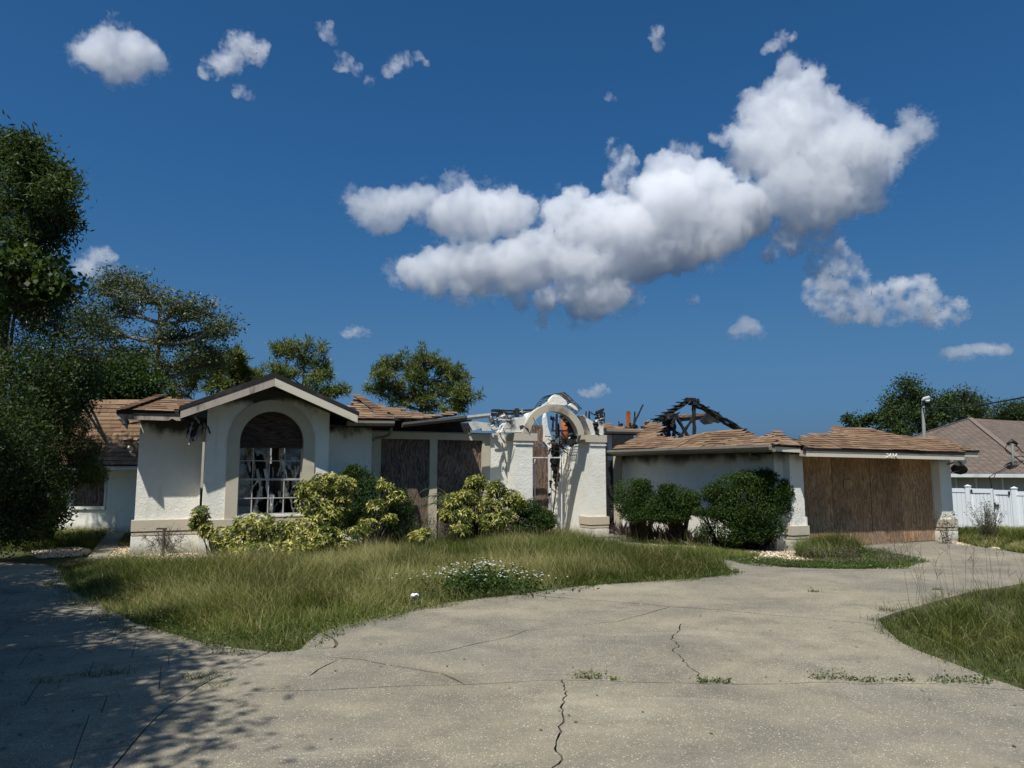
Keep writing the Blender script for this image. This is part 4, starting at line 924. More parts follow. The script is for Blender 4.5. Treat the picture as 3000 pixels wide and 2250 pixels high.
for k in range(4):
    dy = (.0, .006, .002, .010)[k]; box('plywood_board', 'plywood', (bx[k] + .008, -5.19 + dy, .01 + .012 * (k % 2)), (bx[k + 1] - .010, -5.17 + dy, 2.16))
box('wall', 'char', (p2 + .06, -5.12, .0), (p3 - .06, -5.09, 2.18))  # black backing sheet standing in for the dark behind the board seams
a = PL(2474, 1433, -5.21); b = PL(2497, 1406, -5.21); box('plywood_patch', 'plywood', (a.x, -5.205, a.z), (b.x, -5.193, b.z))
box('corner_strip', 'white_metal', (p2 + .005, -5.375, .0), (p2 + .045, -5.34, .72))
box('bottom_strip', 'gutter_metal', (p2 + .06, -5.23, -.02), (p3 - .06, -5.192, .012))
gz0 = PL(2355, 1337, -5.85).z; gz1 = PL(2828, 1348, -5.85).z; gx0 = PL(2364, 1337, -5.85).x; gx1 = PL(2826, 1348, -5.85).x; FH = .125
V2 = [(gx0, gz0), (gx1, gz1), (gx1, gz1 + FH), (gx0, gz0 + FH)]
panel('fascia', V2, [], -5.85, -5.815, 'fascia_paint', house)
panel('drip_edge', [(gx0 - .03, gz0 + FH), (gx1 + .03, gz1 + FH), (gx1 + .03, gz1 + FH + .07), (gx0 - .03, gz0 + FH + .07)], [], -5.862, -5.77, 'black_edge', house)
panel('fascia_shade_strip', [(gx0, gz0 + FH - .028), (gx1, gz1 + FH - .028), (gx1, gz1 + FH - .002), (gx0, gz0 + FH - .002)], [], -5.858, -5.851, 'gutter_metal', house)  # dark strip standing in for the shade along the fascia top
V2 = [(gx0 - .10, gz0 + .055), (gx0 + .001, gz0), (gx0 + .001, gz0 + FH), (gx0 - .10, gz0 + FH + .02)]
MB().bar((gx0 + .012, -5.813, gz0 + .062), (gx0 + .012, -5.64, gz0 + .075), .024, FH).build('fascia', 'scorched_paint', house)
box('soffit', 'gutter_metal', (gx0 + .02, -5.81, gz0 + .05), (gx1 - .02, -5.17, gz0 + .07))
ex0 = PL(2268, 1318, -5.66).x; zE0 = PL(2279, 1322, -5.66).z; zE1 = PL(2345, 1326, -5.66).z
panel('fascia', [(ex0 + .02, zE0), (gx0 + .02, zE1), (gx0 + .02, zE1 + .10), (ex0 + .02, zE0 + .105)], [], -5.66, -5.63, 'fascia_paint', house)
panel('drip_edge', [(ex0 - .03, zE0 + .105), (gx0 + .02, zE1 + .10), (gx0 + .02, zE1 + .16), (ex0 - .03, zE0 + .17)], [], -5.672, -5.60, 'black_edge', house)
a = PL(2832, 1338, -4.9); b = PL(2866, 1338, -4.9)
SBX = b.x
box('fascia', 'fascia_paint', (a.x - .2, -4.9, a.z), (b.x, -4.865, a.z + .12)); box('drip_edge', 'black_edge', (a.x - .2, -4.93, a.z + .12), (b.x + .03, -4.83, a.z + .18))
box('fascia', 'fascia_paint', (b.x - .035, -4.865, a.z), (b.x, 1.5, a.z + .12)); box('soffit', 'gutter_metal', (p4, -4.86, a.z + .03), (b.x - .04, 1.4, a.z + .05))
box('soffit', 'char', (ex0 + .02, -5.62, zE0 + .11), (gx0 + .6, -4.9, zE0 + .13)); box('wall', 'char', (ex0 + .3, -5.1, zE0 - .05), (gx0 + .8, -5.05, zE0 + .16))
# house number
for k, ch in enumerate('2614'):
    cu = bpy.data.curves.new('house_number', 'FONT'); cu.body = ch; cu.size = .138; cu.extrude = .010; cu.offset = .001; cu.shear = .12
    to = bpy.data.objects.new('tmp', cu); COL.objects.link(to)
    me = bpy.data.meshes.new_from_object(to.evaluated_get(bpy.context.evaluated_depsgraph_get())); bpy.data.objects.remove(to)
    me.materials.clear(); me.materials.append(M['number_paint'])
    o = bpy.data.objects.new('house_number', me); COL.objects.link(o); o.parent = house
    v = PL(2597.5 + 8.2 * k, 1340.2 + .25 * k, -5.865); o.location = v; o.rotation_euler = (math.pi / 2, 0, 0)
# --- truss over the right wing
TY = 1.77
A = PL(2026, 1172, TY); Lf = PL(1925, 1236, TY); Rt = PL(2205, 1276, TY)
def ct(a, b, w=.06, h=.1, jit=.014, seg=9, name='charred_rafter', taper=1.0): return MB().bar(a, b, w, h, up=(0, 1, 0), seg=seg, jit=jit, taper=taper).build(name, 'char', house)
for dy in (0, .22):
    o_ = Vector((0, dy, 0)); ct(A + o_, Lf + o_, .07, .13, .03); ct(A + o_, Rt + o_, .07, .13, .03, 12)
ct(PL(2010, 1174, TY), PL(2048, 1176, TY), .16, .12, .03); ct(PL(2022, 1180, TY), PL(2038, 1180, TY), .14, .18, .03)
for k in range(14):
    f = k / 13; c = A.lerp(Rt, f) if k % 2 else A.lerp(Lf, f); MB().bar(c + Vector((0, -.08, .045)), c + Vector((random.uniform(-.05, .05), .4, .05)), .2, .02, up=(0, 0, 1), seg=3, jit=.02).build('charred_sheathing', 'char', house)
ct(PL(2032, 1186, TY), PL(2034, 1275, TY), .09, .09, .012, 8, 'king_post')
ct(PL(1978, 1217, TY), PL(2018, 1282, TY), .09, .06, .012, 8); ct(PL(2030, 1227, TY), PL(1988, 1286, TY), .08, .06, .012, 8); ct(PL(1975, 1262, TY), PL(2000, 1280, TY), .08, .06, .012)
for (x0, y0, x1, y1, w) in ((1972,1222,1974,1282,.13),(1958,1228,1960,1282,.12),(1948,1232,1948,1266,.2),(1962,1222,1966,1262,.3),(1938,1262,1940,1282,.12),(1950,1268,1950,1284,.08),(1980,1218,1966,1250,.12)):
    timber((x0, y0), (x1, y1), TY + random.uniform(-.2, .3), w, .08, jit=.03)
timber((1935,1230),(1985,1212),TY - .1,.1,.2,jit=.05)
c_ = xz([(2052,1233),(2070,1212),(2078,1202),(2110,1218),(2118,1233),(2105,1240),(2095,1236),(2082,1242),(2066,1244)], 2.6); panel('charred_sheathing', c_, [], 2.6, 2.66, 'char', house)
a = PL(1988, 1226, 4.6); b = PL(2062, 1219, 4.6); MB().bar(a, b, .3, .22, seg=8, jit=.03).build('collapsed_ridge', 'plywood_dark', house)
a = PL(1985, 1222, 4.5); b = PL(2060, 1216, 4.5); MB().bar(a, b, .3, .06, seg=8, jit=.02).build('collapsed_ridge', 'shingle', house)
# --- roof patches with single shingles
SH = []
def roof_patch(eave, along, up, outline, warp=.03, seed=0, deck='char', row=.145, thick=.05):
    """eave point, unit vector along the eave, unit vector up the slope, outline in photo pixels laid on that plane"""
    along = Vector(along).normalized(); up = Vector(up).normalized(); n = along.cross(up).normalized()
    if n.z < 0: n = -n
    e = Vector(eave); poly = []
    for q in outline:
        v = RP(q[0], q[1], e, n) - e; poly.append((v.dot(along), max(v.dot(up) / up.dot(up), -.012)))
    V2, T = cut_sheet([poly], [])
    V, F = extrude(V2, T, lambda u, v, w: e + along * u + up * v + n * w, -thick, -.018)
    roof = clean(mesh_obj('roof', V, F, deck, house))
    bl = [b for a, b in poly]; al = [a for a, b in poly]; k = 0; b = max(min(bl), -.012)
    while b < max(bl):
        a = min(al) - random.uniform(0, .3)
        while a < max(al):
            w = random.choice((.16, .22, .28, .34)); ca, cb = a + w / 2, b + row * .45
            if inside((ca, cb), poly) and (inside((ca - w * .4, cb), poly) or inside((ca + w * .4, cb), poly)):
                wz = warp * (1.1 * mnoise.noise((ca * .8, cb * .9, seed)) + .3 * mnoise.noise((ca * 2.0, cb * 1.5, seed + 9)))
                shf = warp * 1.0 * mnoise.noise((ca * .8, seed + 3.3, cb * 2))
                pos = e + along * ca + up * (b + shf) + n * (max(wz, -.02) + .004)
                tl = math.atan2(.007, row) + random.uniform(-.01, .012)
                R_ = Matrix((along, up, n)).transposed().to_4x4()
                mt = Matrix.Translation(pos) @ R_ @ Matrix.Rotation(-tl, 4, 'X') @ Matrix.Rotation(random.uniform(-.02, .02), 4, 'Z') @ Matrix.Diagonal((w - .004, row + .035, random.choice((.005, .007, .010)), 1))
                SH.append(((pos - CLO).length, mt, roof))
            a += w
        b += row
    return roof
UPY = (0, 1, .415); UPX = (1, 0, .42)
zs1 += .01
roof_patch((0, -.64, zs1), (1, 0, 0), UPY, [(344,1203),(405,1181),(447,1165),(473,1159),(492,1161),(511,1170),(549,1173),(591,1175),(620,1172),(600,1182),(560,1194),(523,1203)], .012, 1)
zc = PL(1100, 1226, -.66).z
roof_patch((4.4, -.66, zc), (1, 0, 0), UPY, [(1024,1190),(1034,1172),(1037,1160),(1043,1157),(1051,1164),(1060,1175),(1075,1186),(1087,1196),(1130,1213),(1176,1233),(1048,1224)], .03, 2)
zd = PL(1176, 1232, -.14).z
roof_patch((5.4, -.14, zd), (1, 0, 0), UPY, [(1080,1192),(1099,1191),(1104,1181),(1112,1184),(1127,1192),(1145,1199),(1163,1195),(1176,1198),(1187,1205),(1211,1209),(1259,1214),(1295,1213),(1310,1206),(1331,1204),(1339,1212),(1290,1219),(1240,1226),(1177,1233),(1130,1213)], .03, 3)
er = PL(1790, 1259, .3)
roof_patch((er.x, .3, er.z), (1, 0, 0), UPY, [(1768,1260),(1770,1244),(1780,1240),(1793,1246),(1811,1252),(1849,1256),(1879,1258),(1893,1262)], .02, 4)
ew = RP(2262, 1303, gl + Vector((0, 0, .12)), (nW.x, nW.y, 0))
roof_patch(ew, dW, (-nW.x, -nW.y, .42), [(1792,1318),(1833,1296),(1866,1276),(1883,1259),(1890,1246),(1899,1238),(1912,1236),(1925,1240),(1940,1250),(1931,1262),(1928,1279),(1950,1282),(1975,1284),(2000,1283),(2025,1279),(2042,1272),(2068,1266),(2090,1264),(2111,1261),(2125,1264),(2154,1260),(2175,1266),(2191,1272),(2210,1278),(2224,1279),(2241,1271),(2256,1266),(2266,1285),(2268,1303)], .035, 5)
zE = PL(2290, 1304, -5.675).z
roof_patch((13.3, -5.675, zE), (1, 0, 0), UPY, [(2256,1266),(2277,1262),(2288,1268),(2300,1272),(2320,1281),(2340,1286),(2352,1292),(2362,1312),(2267,1303)], .035, 6)
zG = gz0 + FH + .075
roof_patch((gx0, -5.865, zG), (1, -.0, (gz1 - gz0) / (gx1 - gx0)), UPY, [(2347,1290),(2341,1275),(2350,1280),(2358,1277),(2391,1269),(2409,1270),(2431,1267),(2438,1258),(2450,1249),(2467,1247),(2485,1253),(2503,1254),(2540,1255),(2561,1257),(2590,1267),(2620,1272),(2648,1275),(2698,1283),(2715,1284),(2724,1281),(2738,1277),(2755,1283),(2774,1290),(2800,1302),(2829,1318),(2826,1327),(2600,1321),(2362,1312)], .035, 7)
roof_patch((SBX, -4.95, PL(2850, 1321, -4.95).z), (1, 0, 0), UPY, [(2742,1280),(2774,1289),(2810,1303),(2868,1321),(2828,1320)], .015, 8)
# hip caps
def caps(p, q, n, roof, w=.26):
    p = Vector(p); q = Vector(q); d = (q - p).normalized(); r_ = d.cross(Vector((0, 0, 1))).normalized(); u = r_.cross(d)
    for k in range(n):
        c = p.lerp(q, k / n) + u * .03; L_ = (q - p).length / n * 1.25
        mt = Matrix.Translation(c) @ Matrix((r_, d, u)).transposed().to_4x4() @ Matrix.Rotation(-.06 + random.uniform(-.05, .05), 4, 'X') @ Matrix.Diagonal((w, L_, .02, 1))
        SH.append(((c - CLO).length, mt, roof))
rl_ = SH[0][2]; e = Vector((0, -.64, zs1)); nn = Vector((1, 0, 0)).cross(Vector(UPY)).normalized()
caps(RP(352, 1203, e, nn), RP(476, 1160, e, nn), 9, rl_)
e = Vector((4.4, -.66, zc)); caps(RP(1100, 1199, e, nn), RP(1042, 1158, e, nn), 8, rl_)
sm = bpy.data.meshes.new('shingle')
sm.from_pydata([(-.5, 0, 0), (.5, .01, 0), (.5, 1, 0), (-.5, 1, 0), (-.5, 0, 1), (.5, .01, 1), (.5, 1, .3), (-.5, 1, .3)], [], [(0, 3, 2, 1), (4, 5, 6, 7), (0, 1, 5, 4), (1, 2, 6, 5), (2, 3, 7, 6), (3, 0, 4, 7)])
sm.materials.append(M['shingle'])
def lay_shingles(L, owner, keep=300):
    L.sort(key=lambda s: s[0])
    for d_, mt, roof in L[:keep]:
        o = bpy.data.objects.new('shingle', sm); COL.objects.link(o); o.parent = roof; o.matrix_basis = mt
    if L[keep:]:
        mb = MB()
        for d_, mt, roof in L[keep:]:
            n = len(mb.v); mb.v += [tuple(mt @ v.co) for v in sm.vertices]; mb.f += [tuple(n + i for i in p_.vertices) for p_ in sm.polygons]
        tag(mesh_obj('shingle_field', mb.v, mb.f, 'shingle', owner), kind='stuff')
lay_shingles(SH, house)
# ------------------------------------------------------------------ low building on the left with the steep shingled roof
ob = empty('outbuilding', (-13, 22, 0)); tag(ob, 'low white building with steep brown shingled roof and boarded window, left of the burnt house', 'outbuilding')
def obox(name, mat, a, b, par=None): return MB().box(tuple(Vector(a) - ob.location), tuple(Vector(b) - ob.location)).build(name, mat, par or ob)
w0 = D(213, 1483, 22); w1 = D(309, 1405, 22)
obox('wall', 'stucco_clean', (-16.5, 22, -.05), (w0.x, 22.2, 1.9)); obox('wall', 'stucco_clean', (w1.x, 22, -.05), (-10.6, 22.2, 1.9))
obox('wall', 'stucco_clean', (w0.x, 22.001, -.05), (w1.x, 22.2, w0.z)); obox('wall', 'stucco_clean', (w0.x, 22.001, w1.z), (w1.x, 22.2, 1.9))
obox('wall', 'stucco_clean', (-10.8, 22.2, -.05), (-10.6, 27, 1.9)); obox('wall', 'stucco_clean', (-16.5, 22.2, -.05), (-16.3, 27, 1.9))
wf = obox('plywood_board', 'plywood_dark', (w0.x, 22.06, w0.z), (w1.x, 22.08, w1.z)); obox('window_sill', 'stucco_clean', (w0.x - .06, 21.95, w0.z - .09), (w1.x + .06, 22.0, w0.z))
m = MB()
for a, b in (((w0.x - .05, 21.975, w0.z), (w0.x, 21.999, w1.z)), ((w1.x, 21.975, w0.z), (w1.x + .05, 21.999, w1.z)), ((w0.x - .05, 21.975, w1.z), (w1.x + .05, 21.999, w1.z + .05))): m.box(tuple(Vector(a) - ob.location), tuple(Vector(b) - ob.location))
m.build('window_frame', 'white_fascia', ob)
zo = D(400, 1376, 21.4).z
obox('fascia', 'white_fascia', (-16.6, 21.40, zo), (-10.5, 21.43, zo + .1)); obox('drip_edge', 'black_edge', (-16.6, 21.37, zo + .1), (-10.5, 21.46, zo + .14)); obox('soffit', 'white_fascia', (-16.6, 21.43, zo + .03), (-10.5, 22.0, zo + .05))
zt2 = D(300, 1178, 22.3).z; A0 = Vector((-16.65, 21.36, zo + .14)); T0 = Vector((-16.65, 22.3, zt2))
upo = (T0 - A0).normalized(); lo = (T0 - A0).length; no = Vector((1, 0, 0)).cross(upo)
V = [A0, A0 + Vector((6.2, 0, 0)), T0 + Vector((6.2, 0, 0)), T0, T0 + Vector((6.2, 4.7, .2)), T0 + Vector((0, 4.7, .2)), Vector((-10.45, 27, zo)), Vector((-16.65, 27, zo)), Vector((-10.45, 21.4, zo + .1)), Vector((-16.65, 21.4, zo + .1))]
oroof = mesh_obj('roof', [v - no * .02 - ob.location for v in V], [(0, 1, 2, 3), (3, 2, 4, 5), (5, 4, 6, 7), (8, 6, 4, 2), (9, 3, 5, 7)], 'black_edge', ob)
L = []; b_ = 0
while b_ < lo - .05:
    a_ = random.uniform(-.3, 0)
    while a_ < 6.2:
        w = random.choice((.24, .32, .36, .42)); pos = A0 + Vector((1, 0, 0)) * (a_ + w / 2) + upo * b_ + no * .004 - ob.location
        if a_ + w / 2 > 0: L.append((-(pos.x), Matrix.Translation(pos) @ Matrix((Vector((1, 0, 0)), upo, no)).transposed().to_4x4() @ Matrix.Rotation(-.09 + random.uniform(-.02, .02), 4, 'X') @ Matrix.Diagonal((w - .005, .185, random.choice((.01, .014, .02)), 1)), oroof))
        a_ += w
    b_ += .135
lay_shingles(L, ob)
# ------------------------------------------------------------------ neighbour's house
nb = empty('neighbour_house', (23, 32.5, -.8)); tag(nb, 'neighbouring grey house with a hipped grey brown shingle roof behind the white fence', 'house')
c0 = Vector((16.8, 44, 0)); c1 = Vector((23, 32.5, 0)); inw = Vector((.88, .474, 0)).normalized(); ze = 1.66; hz = D(2838, 1225, 41.35).z
apx = (c0 + c1) / 2 + inw * 6.5; apx.z = hz; rb = apx + inw * 11; c2 = c1 + inw * 24; c3 = c0 + inw * 24
for v in (c0, c1, c2, c3): v.z = ze
def uvface(name, fs, mat, par):
    V = []; F = []; UV = []
    for f in fs:
        n = len(V); e = (f[1] - f[0]).normalized(); nn_ = e.cross(f[2] - f[0]).normalized(); u2 = nn_.cross(e)
        for v in f: V.append(v - nb.location); UV.append(((v - f[0]).dot(e), (v - f[0]).dot(u2)))
        F.append(tuple(range(n, n + len(f))))
    o = mesh_obj(name, V, F, mat, par); ul = o.data.uv_layers.new(name='uv')
    for l in o.data.loops: ul.data[l.index].uv = UV[l.vertex_index]
    return o
uvface('roof', [(c0, c1, apx), (c1, c2, rb, apx), (c2, c3, rb), (c3, c0, apx, rb)], 'shingle_grey', nb)
m = MB().bar(c1 + Vector((0, 0, .02)) - nb.location, apx + Vector((0, 0, .02)) - nb.location, .24, .03); m.build('hip_cap', 'cap_shingle', nb)
m = MB().bar(c0 + Vector((0, 0, .02)) - nb.location, apx + Vector((0, 0, .02)) - nb.location, .24, .03); m.build('hip_cap', 'cap_shingle', nb)
for a, b in ((c0, c1), (c1, c2)):
    d = (b - a).normalized(); o_ = Vector((d.y, -d.x, 0)); MB().bar(a + o_ * .03 - Vector((0, 0, .09)) - nb.location, b + o_ * .03 - Vector((0, 0, .09)) - nb.location, .14, .16).build('gutter', 'white_fascia', nb)
wl = [c0 + inw * .6 + (c1 - c0).normalized() * .6, c1 + inw * .6 - (c1 - c0).normalized() * .6]; wl.append(wl[1] + inw * 22); wl.append(wl[0] + inw * 22)
for a, b in ((0, 1), (1, 2), (2, 3), (3, 0)):
    A_, B_ = wl[a].copy(), wl[b].copy(); A_.z = B_.z = .4; MB().bar(A_ - nb.location, B_ - nb.location, .2, 2.4).build('wall', 'neighbour_wall', nb)
d_ = (c1 - c0).normalized(); o_ = -inw
for f in (.72, .80, .9):
    q = wl[0].lerp(wl[1], f) + o_ * .14; MB().tube([Vector((q.x, q.y, -.75)) - nb.location, Vector((q.x, q.y, 1.55)) - nb.location], .05, 6).build('conduit', 'white_fascia', nb)
mast = empty('service_mast', (0, 0, 0)); mq = D(2967, 1368, 34); mast.location = mq
tag(mast, 'dark service mast with looped cables rising from the neighbouring roof', 'electrical mast')
mt_ = D(2966, 1302, 34)
MB().tube([Vector((0, 0, -.45)), mt_ - mq], .055, 8).build('pipe', 'grey_metal', mast, True)
MB().tube([mt_ - mq + Vector((-.25, 0, .02)), mt_ - mq + Vector((.0, 0, .16)), mt_ - mq + Vector((.22, 0, .02))], [.04, .10, .06], 8).build('weatherhead', 'dark_plastic', mast, True)
MB().box((-.2, -.12, -.12), (.2, .12, .08)).build('roof_flashing', 'dark_plastic', mast)
def P34(l, Y=34): return [D(a, b, Y) - mq for a, b in l]
for l in ([(2960,1302),(2948,1306),(2945,1316),(2952,1326),(2963,1332)], [(2970,1304),(2982,1310),(2984,1318),(2975,1322)], [(2976,1303),(2985,1312),(2994,1325),(3010,1330),(3060,1328)], [(2960,1362),(2930,1380),(2912,1388),(2898,1398),(2903,1412),(2907,1440)], [(2965,1355),(2990,1352),(3040,1345)], [(2967,1340),(2990,1336),(3040,1352)]):
    MB().tube(P34(l), .022, 5).build('cable', 'dark_plastic', mast, True)
# ------------------------------------------------------------------ white fence with a two leaf gate
FA = Vector(((2823 - 1500) / FOC * 23, 23, -.05)); FBv = Vector(((2957 - 1500) / FOC * 21.9, 21.9, -.05)); fd = (FBv - FA).normalized(); fl = (FBv - FA).length
fang = math.atan2(fd.y, fd.x)
fe = empty('vinyl_fence', FA, fang); tag(fe, 'white vinyl privacy fence running behind the right end of the garage', 'fence')
def post(x, h, w=.115, cap=True):
    o = MB().box((x - w / 2, -w / 2, -.1), (x + w / 2, w / 2, h)).build('post', 'vinyl', fe)
    if cap:
        m = MB(); m.box((x - w * .62, -w * .62, h), (x + w * .62, w * .62, h + .025)); n = len(m.v)
        m.v += [(x - w * .5, -w * .5, h + .025), (x + w * .5, -w * .5, h + .025), (x + w * .5, w * .5, h + .025), (x - w * .5, w * .5, h + .025), (x, 0, h + .06)]; m.f += [(n, n + 1, n + 4), (n + 1, n + 2, n + 4), (n + 2, n + 3, n + 4), (n + 3, n, n + 4)]
        m.build('post_cap', 'vinyl', o)
post(0, 1.33); post(fl, 1.29); post(-2.0, 1.36); post(fl + 2.0, 1.25); post(fl + 4.0, 1.22)
pk = bpy.data.meshes.new('picket'); b_ = MB().box((-.5, -.018, 0), (.5, .018, 1)); pk.from_pydata(b_.v, [], b_.f); pk.materials.append(M['vinyl'])
def pickets(par, x0, x1, z0, z1, n):
    w = (x1 - x0) / n
    for k in range(n):
        o = bpy.data.objects.new('picket', pk); COL.objects.link(o); o.parent = par
        o.location = (x0 + w * (k + .5), random.uniform(-.002, .002), z0); o.scale = (w - .012, 1, z1 - z0)
for x0, x1, h in ((-2.0, 0, 1.27), (fl, fl + 2.0, 1.21), (fl + 2.0, fl + 4.0, 1.18)):
    pickets(fe, x0 + .06, x1 - .06, .04, h - .05, 13)
    MB().box((x0 + .06, -.03, h - .12), (x1 - .06, .03, h)).build('rail', 'vinyl', fe); MB().box((x0 + .06, -.03, .0), (x1 - .06, .03, .1)).build('rail', 'vinyl', fe)
xm = fl * ((2899 - 2823) / 134.0)
def gate(x0, x1, h, lab, latch):
    g_ = empty('gate', FA + fd * x0, fang); tag(g_, lab, 'gate', 'leaves of the white fence gate'); W_ = x1 - x0
    pickets(g_, .035, W_ - .035, .06, h - .05, max(4, int(W_ / .115)))
    MB().box((0, -.035, h - .13), (W_, .034, h)).build('rail', 'vinyl', g_); MB().box((0, -.033, .02), (W_, .035, .12)).build('rail', 'vinyl', g_)
    for a in (0, W_ - .045): MB().box((a, -.038, .02), (a + .045, .038, h + .004)).build('stile', 'vinyl', g_)
    if latch:
        m = MB().box((.02, -.075, h * .62), (.13, -.04, h * .66)); m.box((.0, -.06, h * .58), (.04, -.04, h * .70)); m.build('latch', 'dark_plastic', g_)
    MB().box((.02 if not latch else W_ - .07, -.06, h - .12), (.07 if not latch else W_ - .02, -.036, h - .03)).build('hinge', 'dark_plastic', g_)
gate(.075, xm - .03, 1.27, 'left leaf of the white fence gate, wider, next to the garage', False)
gate(xm + .005, fl - .075, 1.24, 'right leaf of the white fence gate with the black latch', True)
# ------------------------------------------------------------------ pole, wire, dishes
pq = G(2703, 1700); pb_ = Vector(((2697 - 1500) / FOC * 24, 24, -.3)); pole = empty('light_pole', pb_); tag(pole, 'grey utility pole with a white lamp head behind the garage roof', 'light pole')
tp_ = D(2704, 1178, 24); MB().tube([Vector((0, 0, 0)), tp_ - pb_], [.06, .048], 10).build('pole', 'grey_metal', pole, True)
hd = D(2712, 1170, 23.9) - pb_; m = MB(); m.tube([hd + Vector((-.13, 0, -.05)), hd + Vector((-.05, 0, .02)), hd + Vector((.1, 0, .06)), hd + Vector((.16, 0, .02))], [.03, .055, .06, .025], 10); m.build('lamp_head', 'lamp_grey', pole, True)
m = MB(); m.tube([hd + Vector((.05, 0, -.02)), hd + Vector((.06, 0, -.1))], [.09, .05], 8); m.build('lens', 'dish_grey', pole, True)
w_ = bez(D(2703, 1196, 24), D(2850, 1188, 20.5) - Vector((0, 0, .12)), D(3080, 1146, 17), 14); wo_ = w_[0].copy()
wi = MB().tube([q - wo_ for q in w_], .022, 5).build('overhead_wire', 'dark_plastic', None, True); wi.location = wo_; tag(wi, 'dark overhead cable from the light pole to the right edge', 'cable')
def dish(px, py, Y, r, aim, mat, lab):
    c = D(px, py, Y); e = empty('satellite_dish', c); tag(e, lab, 'satellite dish', 'satellite dishes on the garage corner')
    q = Vector(aim).normalized().to_track_quat('Z', 'Y').to_matrix(); V = []; F = []; n = 20
    for k, (rr, zz) in enumerate(((0, 0), (.35, .012), (.7, .05), (1, .10), (1.0, .085), (.7, .035), (.35, -.005), (0, -.02))):
        for i in range(n): V.append(q @ Vector((r * rr * math.cos(6.2832 * i / n), r * .88 * rr * math.sin(6.2832 * i / n), zz * r * 2)))
    for k in range(7):
        for i in range(n): F.append((k * n + i, k * n + (i + 1) % n, (k + 1) * n + (i + 1) % n, (k + 1) * n + i))
    mesh_obj('reflector', V, F, mat, e, True)
    f_ = q @ Vector((0, -.2 * r, 1.1 * r)); MB().tube([q @ Vector((0, -.85 * r, .1 * r)), f_], .012, 5).build('feed_arm', 'grey_metal', e); MB().tube([f_, f_ + (q @ Vector((0, 0, -.1)))], .03, 8).build('feed_horn', 'grey_metal', e)
    MB().tube([Vector((0, 0, -.02)), Vector((-.12, .12, -.05)), Vector((-.3, .2, -.12))], .02, 6).build('bracket', 'grey_metal', e)
dish(2812, 1350, 18.7, .15, (-.25, -.9, -.5), 'dish_grey', 'pale satellite dish just under the right end of the garage fascia')
dish(2810, 1377, 18.9, .19, (.5, .6, .6), 'dark_plastic', 'dark satellite dish seen from behind, below the pale one')
# ------------------------------------------------------------------ trees
def B(px, py, r, Y, ry=None, dj=1.0): return blob(px, py, r, Y + random.uniform(-dj, dj), ry)
tree('tall_oak', 'tall dark oak with long narrow leaves at the left edge', (-13.0, 18.5, -.05), [B(15,490,56,17.2), B(72,432,30,17.0), B(30,440,28,17), B(90,530,70,17), B(50,610,85,17.5), B(165,560,44,16.8), B(150,650,50,16.8), B(30,700,80,17.4), B(125,700,55,17), B(-90,590,110,17.5), B(-90,500,60,17.5), B(100,480,26,17), B(185,640,16,16.8), B(175,525,14,16.8)], .24, 'oak_leaf', tips=19, per=78, leaf=(.16, .042), over=.07, spread=.24, tintb=.5, group=None)
tree('vine_covered_tree', 'tree draped with large leaved grapevine below the tall oak', (-12.4, 17.4, -.05), [B(30,790,75,16.3), B(95,800,60,16.2), B(150,835,38,16.2), B(60,880,80,16.4), B(-60,840,90,16.5)], .12, 'vine_leaf', tips=18, per=60, leaf=(.15, .125), over=.08, spread=.24, droop=.6, tintb=.3)
tree('brushy_tree', 'brownish brushy tree with bare twigs behind the vine covered tree', (-11.4, 18, -.05), [B(90,930,110,16.5), B(190,960,85,16.8), B(240,1020,70,17), B(270,930,40,17.2), B(60,1020,120,16.6), B(150,880,60,16.8)], .15, 'pale_leaf', tips=26, per=75, leaf=(.075, .03), spread=.28, tintb=.32)
tree('dark_evergreen', 'dense dark evergreen tree filling the left edge beside the low building', (-12.9, 17.6, -.05), [B(40,1120,120,16), B(140,1090,95,16.3), B(230,1110,85,18.5), B(110,1200,95,16.2), B(40,1260,110,15.8), B(200,1170,60,18.6), B(185,1110,55,20.3), B(300,1090,60,28), B(280,1140,50,28), B(350,1100,50,28)], .17, 'oak_leaf', tips=26, per=130, leaf=(.085, .045), spread=.24, tintb=.38)
tree('dark_evergreen', 'low dark shrubby tree under the left edge reaching the ground', (-10.9, 14.6, -.05), [B(20,1330,90,14.4), B(70,1400,80,14.6), B(30,1470,90,14.6), B(110,1450,60,15.6), B(60,1530,70,15), B(-60,1420,110,14.5), B(140,1500,40,16.4)], .10, 'oak_leaf', tips=24, per=120, leaf=(.08, .045), spread=.22, tintb=.30)
shrub('weeping_shrub', 'arching shrub with small leaves hanging over the boarded window of the low building', (-11.6, 18.6, -.05), [B(205,1245,60,17.6,38,.3), B(140,1285,70,17.6,55,.3), B(245,1320,55,17.8,48,.3), B(190,1370,70,17.8,55,.3), B(270,1385,40,17.9,32,.3), B(110,1350,60,17.6,50,.3), B(150,1410,60,17.8,35,.3)], 'vine_leaf', 2600, (.075, .02), tips=12, surf=.5, tintb=.40, droop=.9)
tree('glossy_bush_tree', 'round glossy dark green tree behind the low building', (-13.4, 27, -.05), [B(370,1095,55,26), B(410,1130,52,25.5), B(340,1150,50,26), B(395,1165,60,25.6), B(320,1110,40,26)], .14, 'box_leaf', tips=26, per=120, leaf=(.13, .08), spread=.3, tintb=.35)
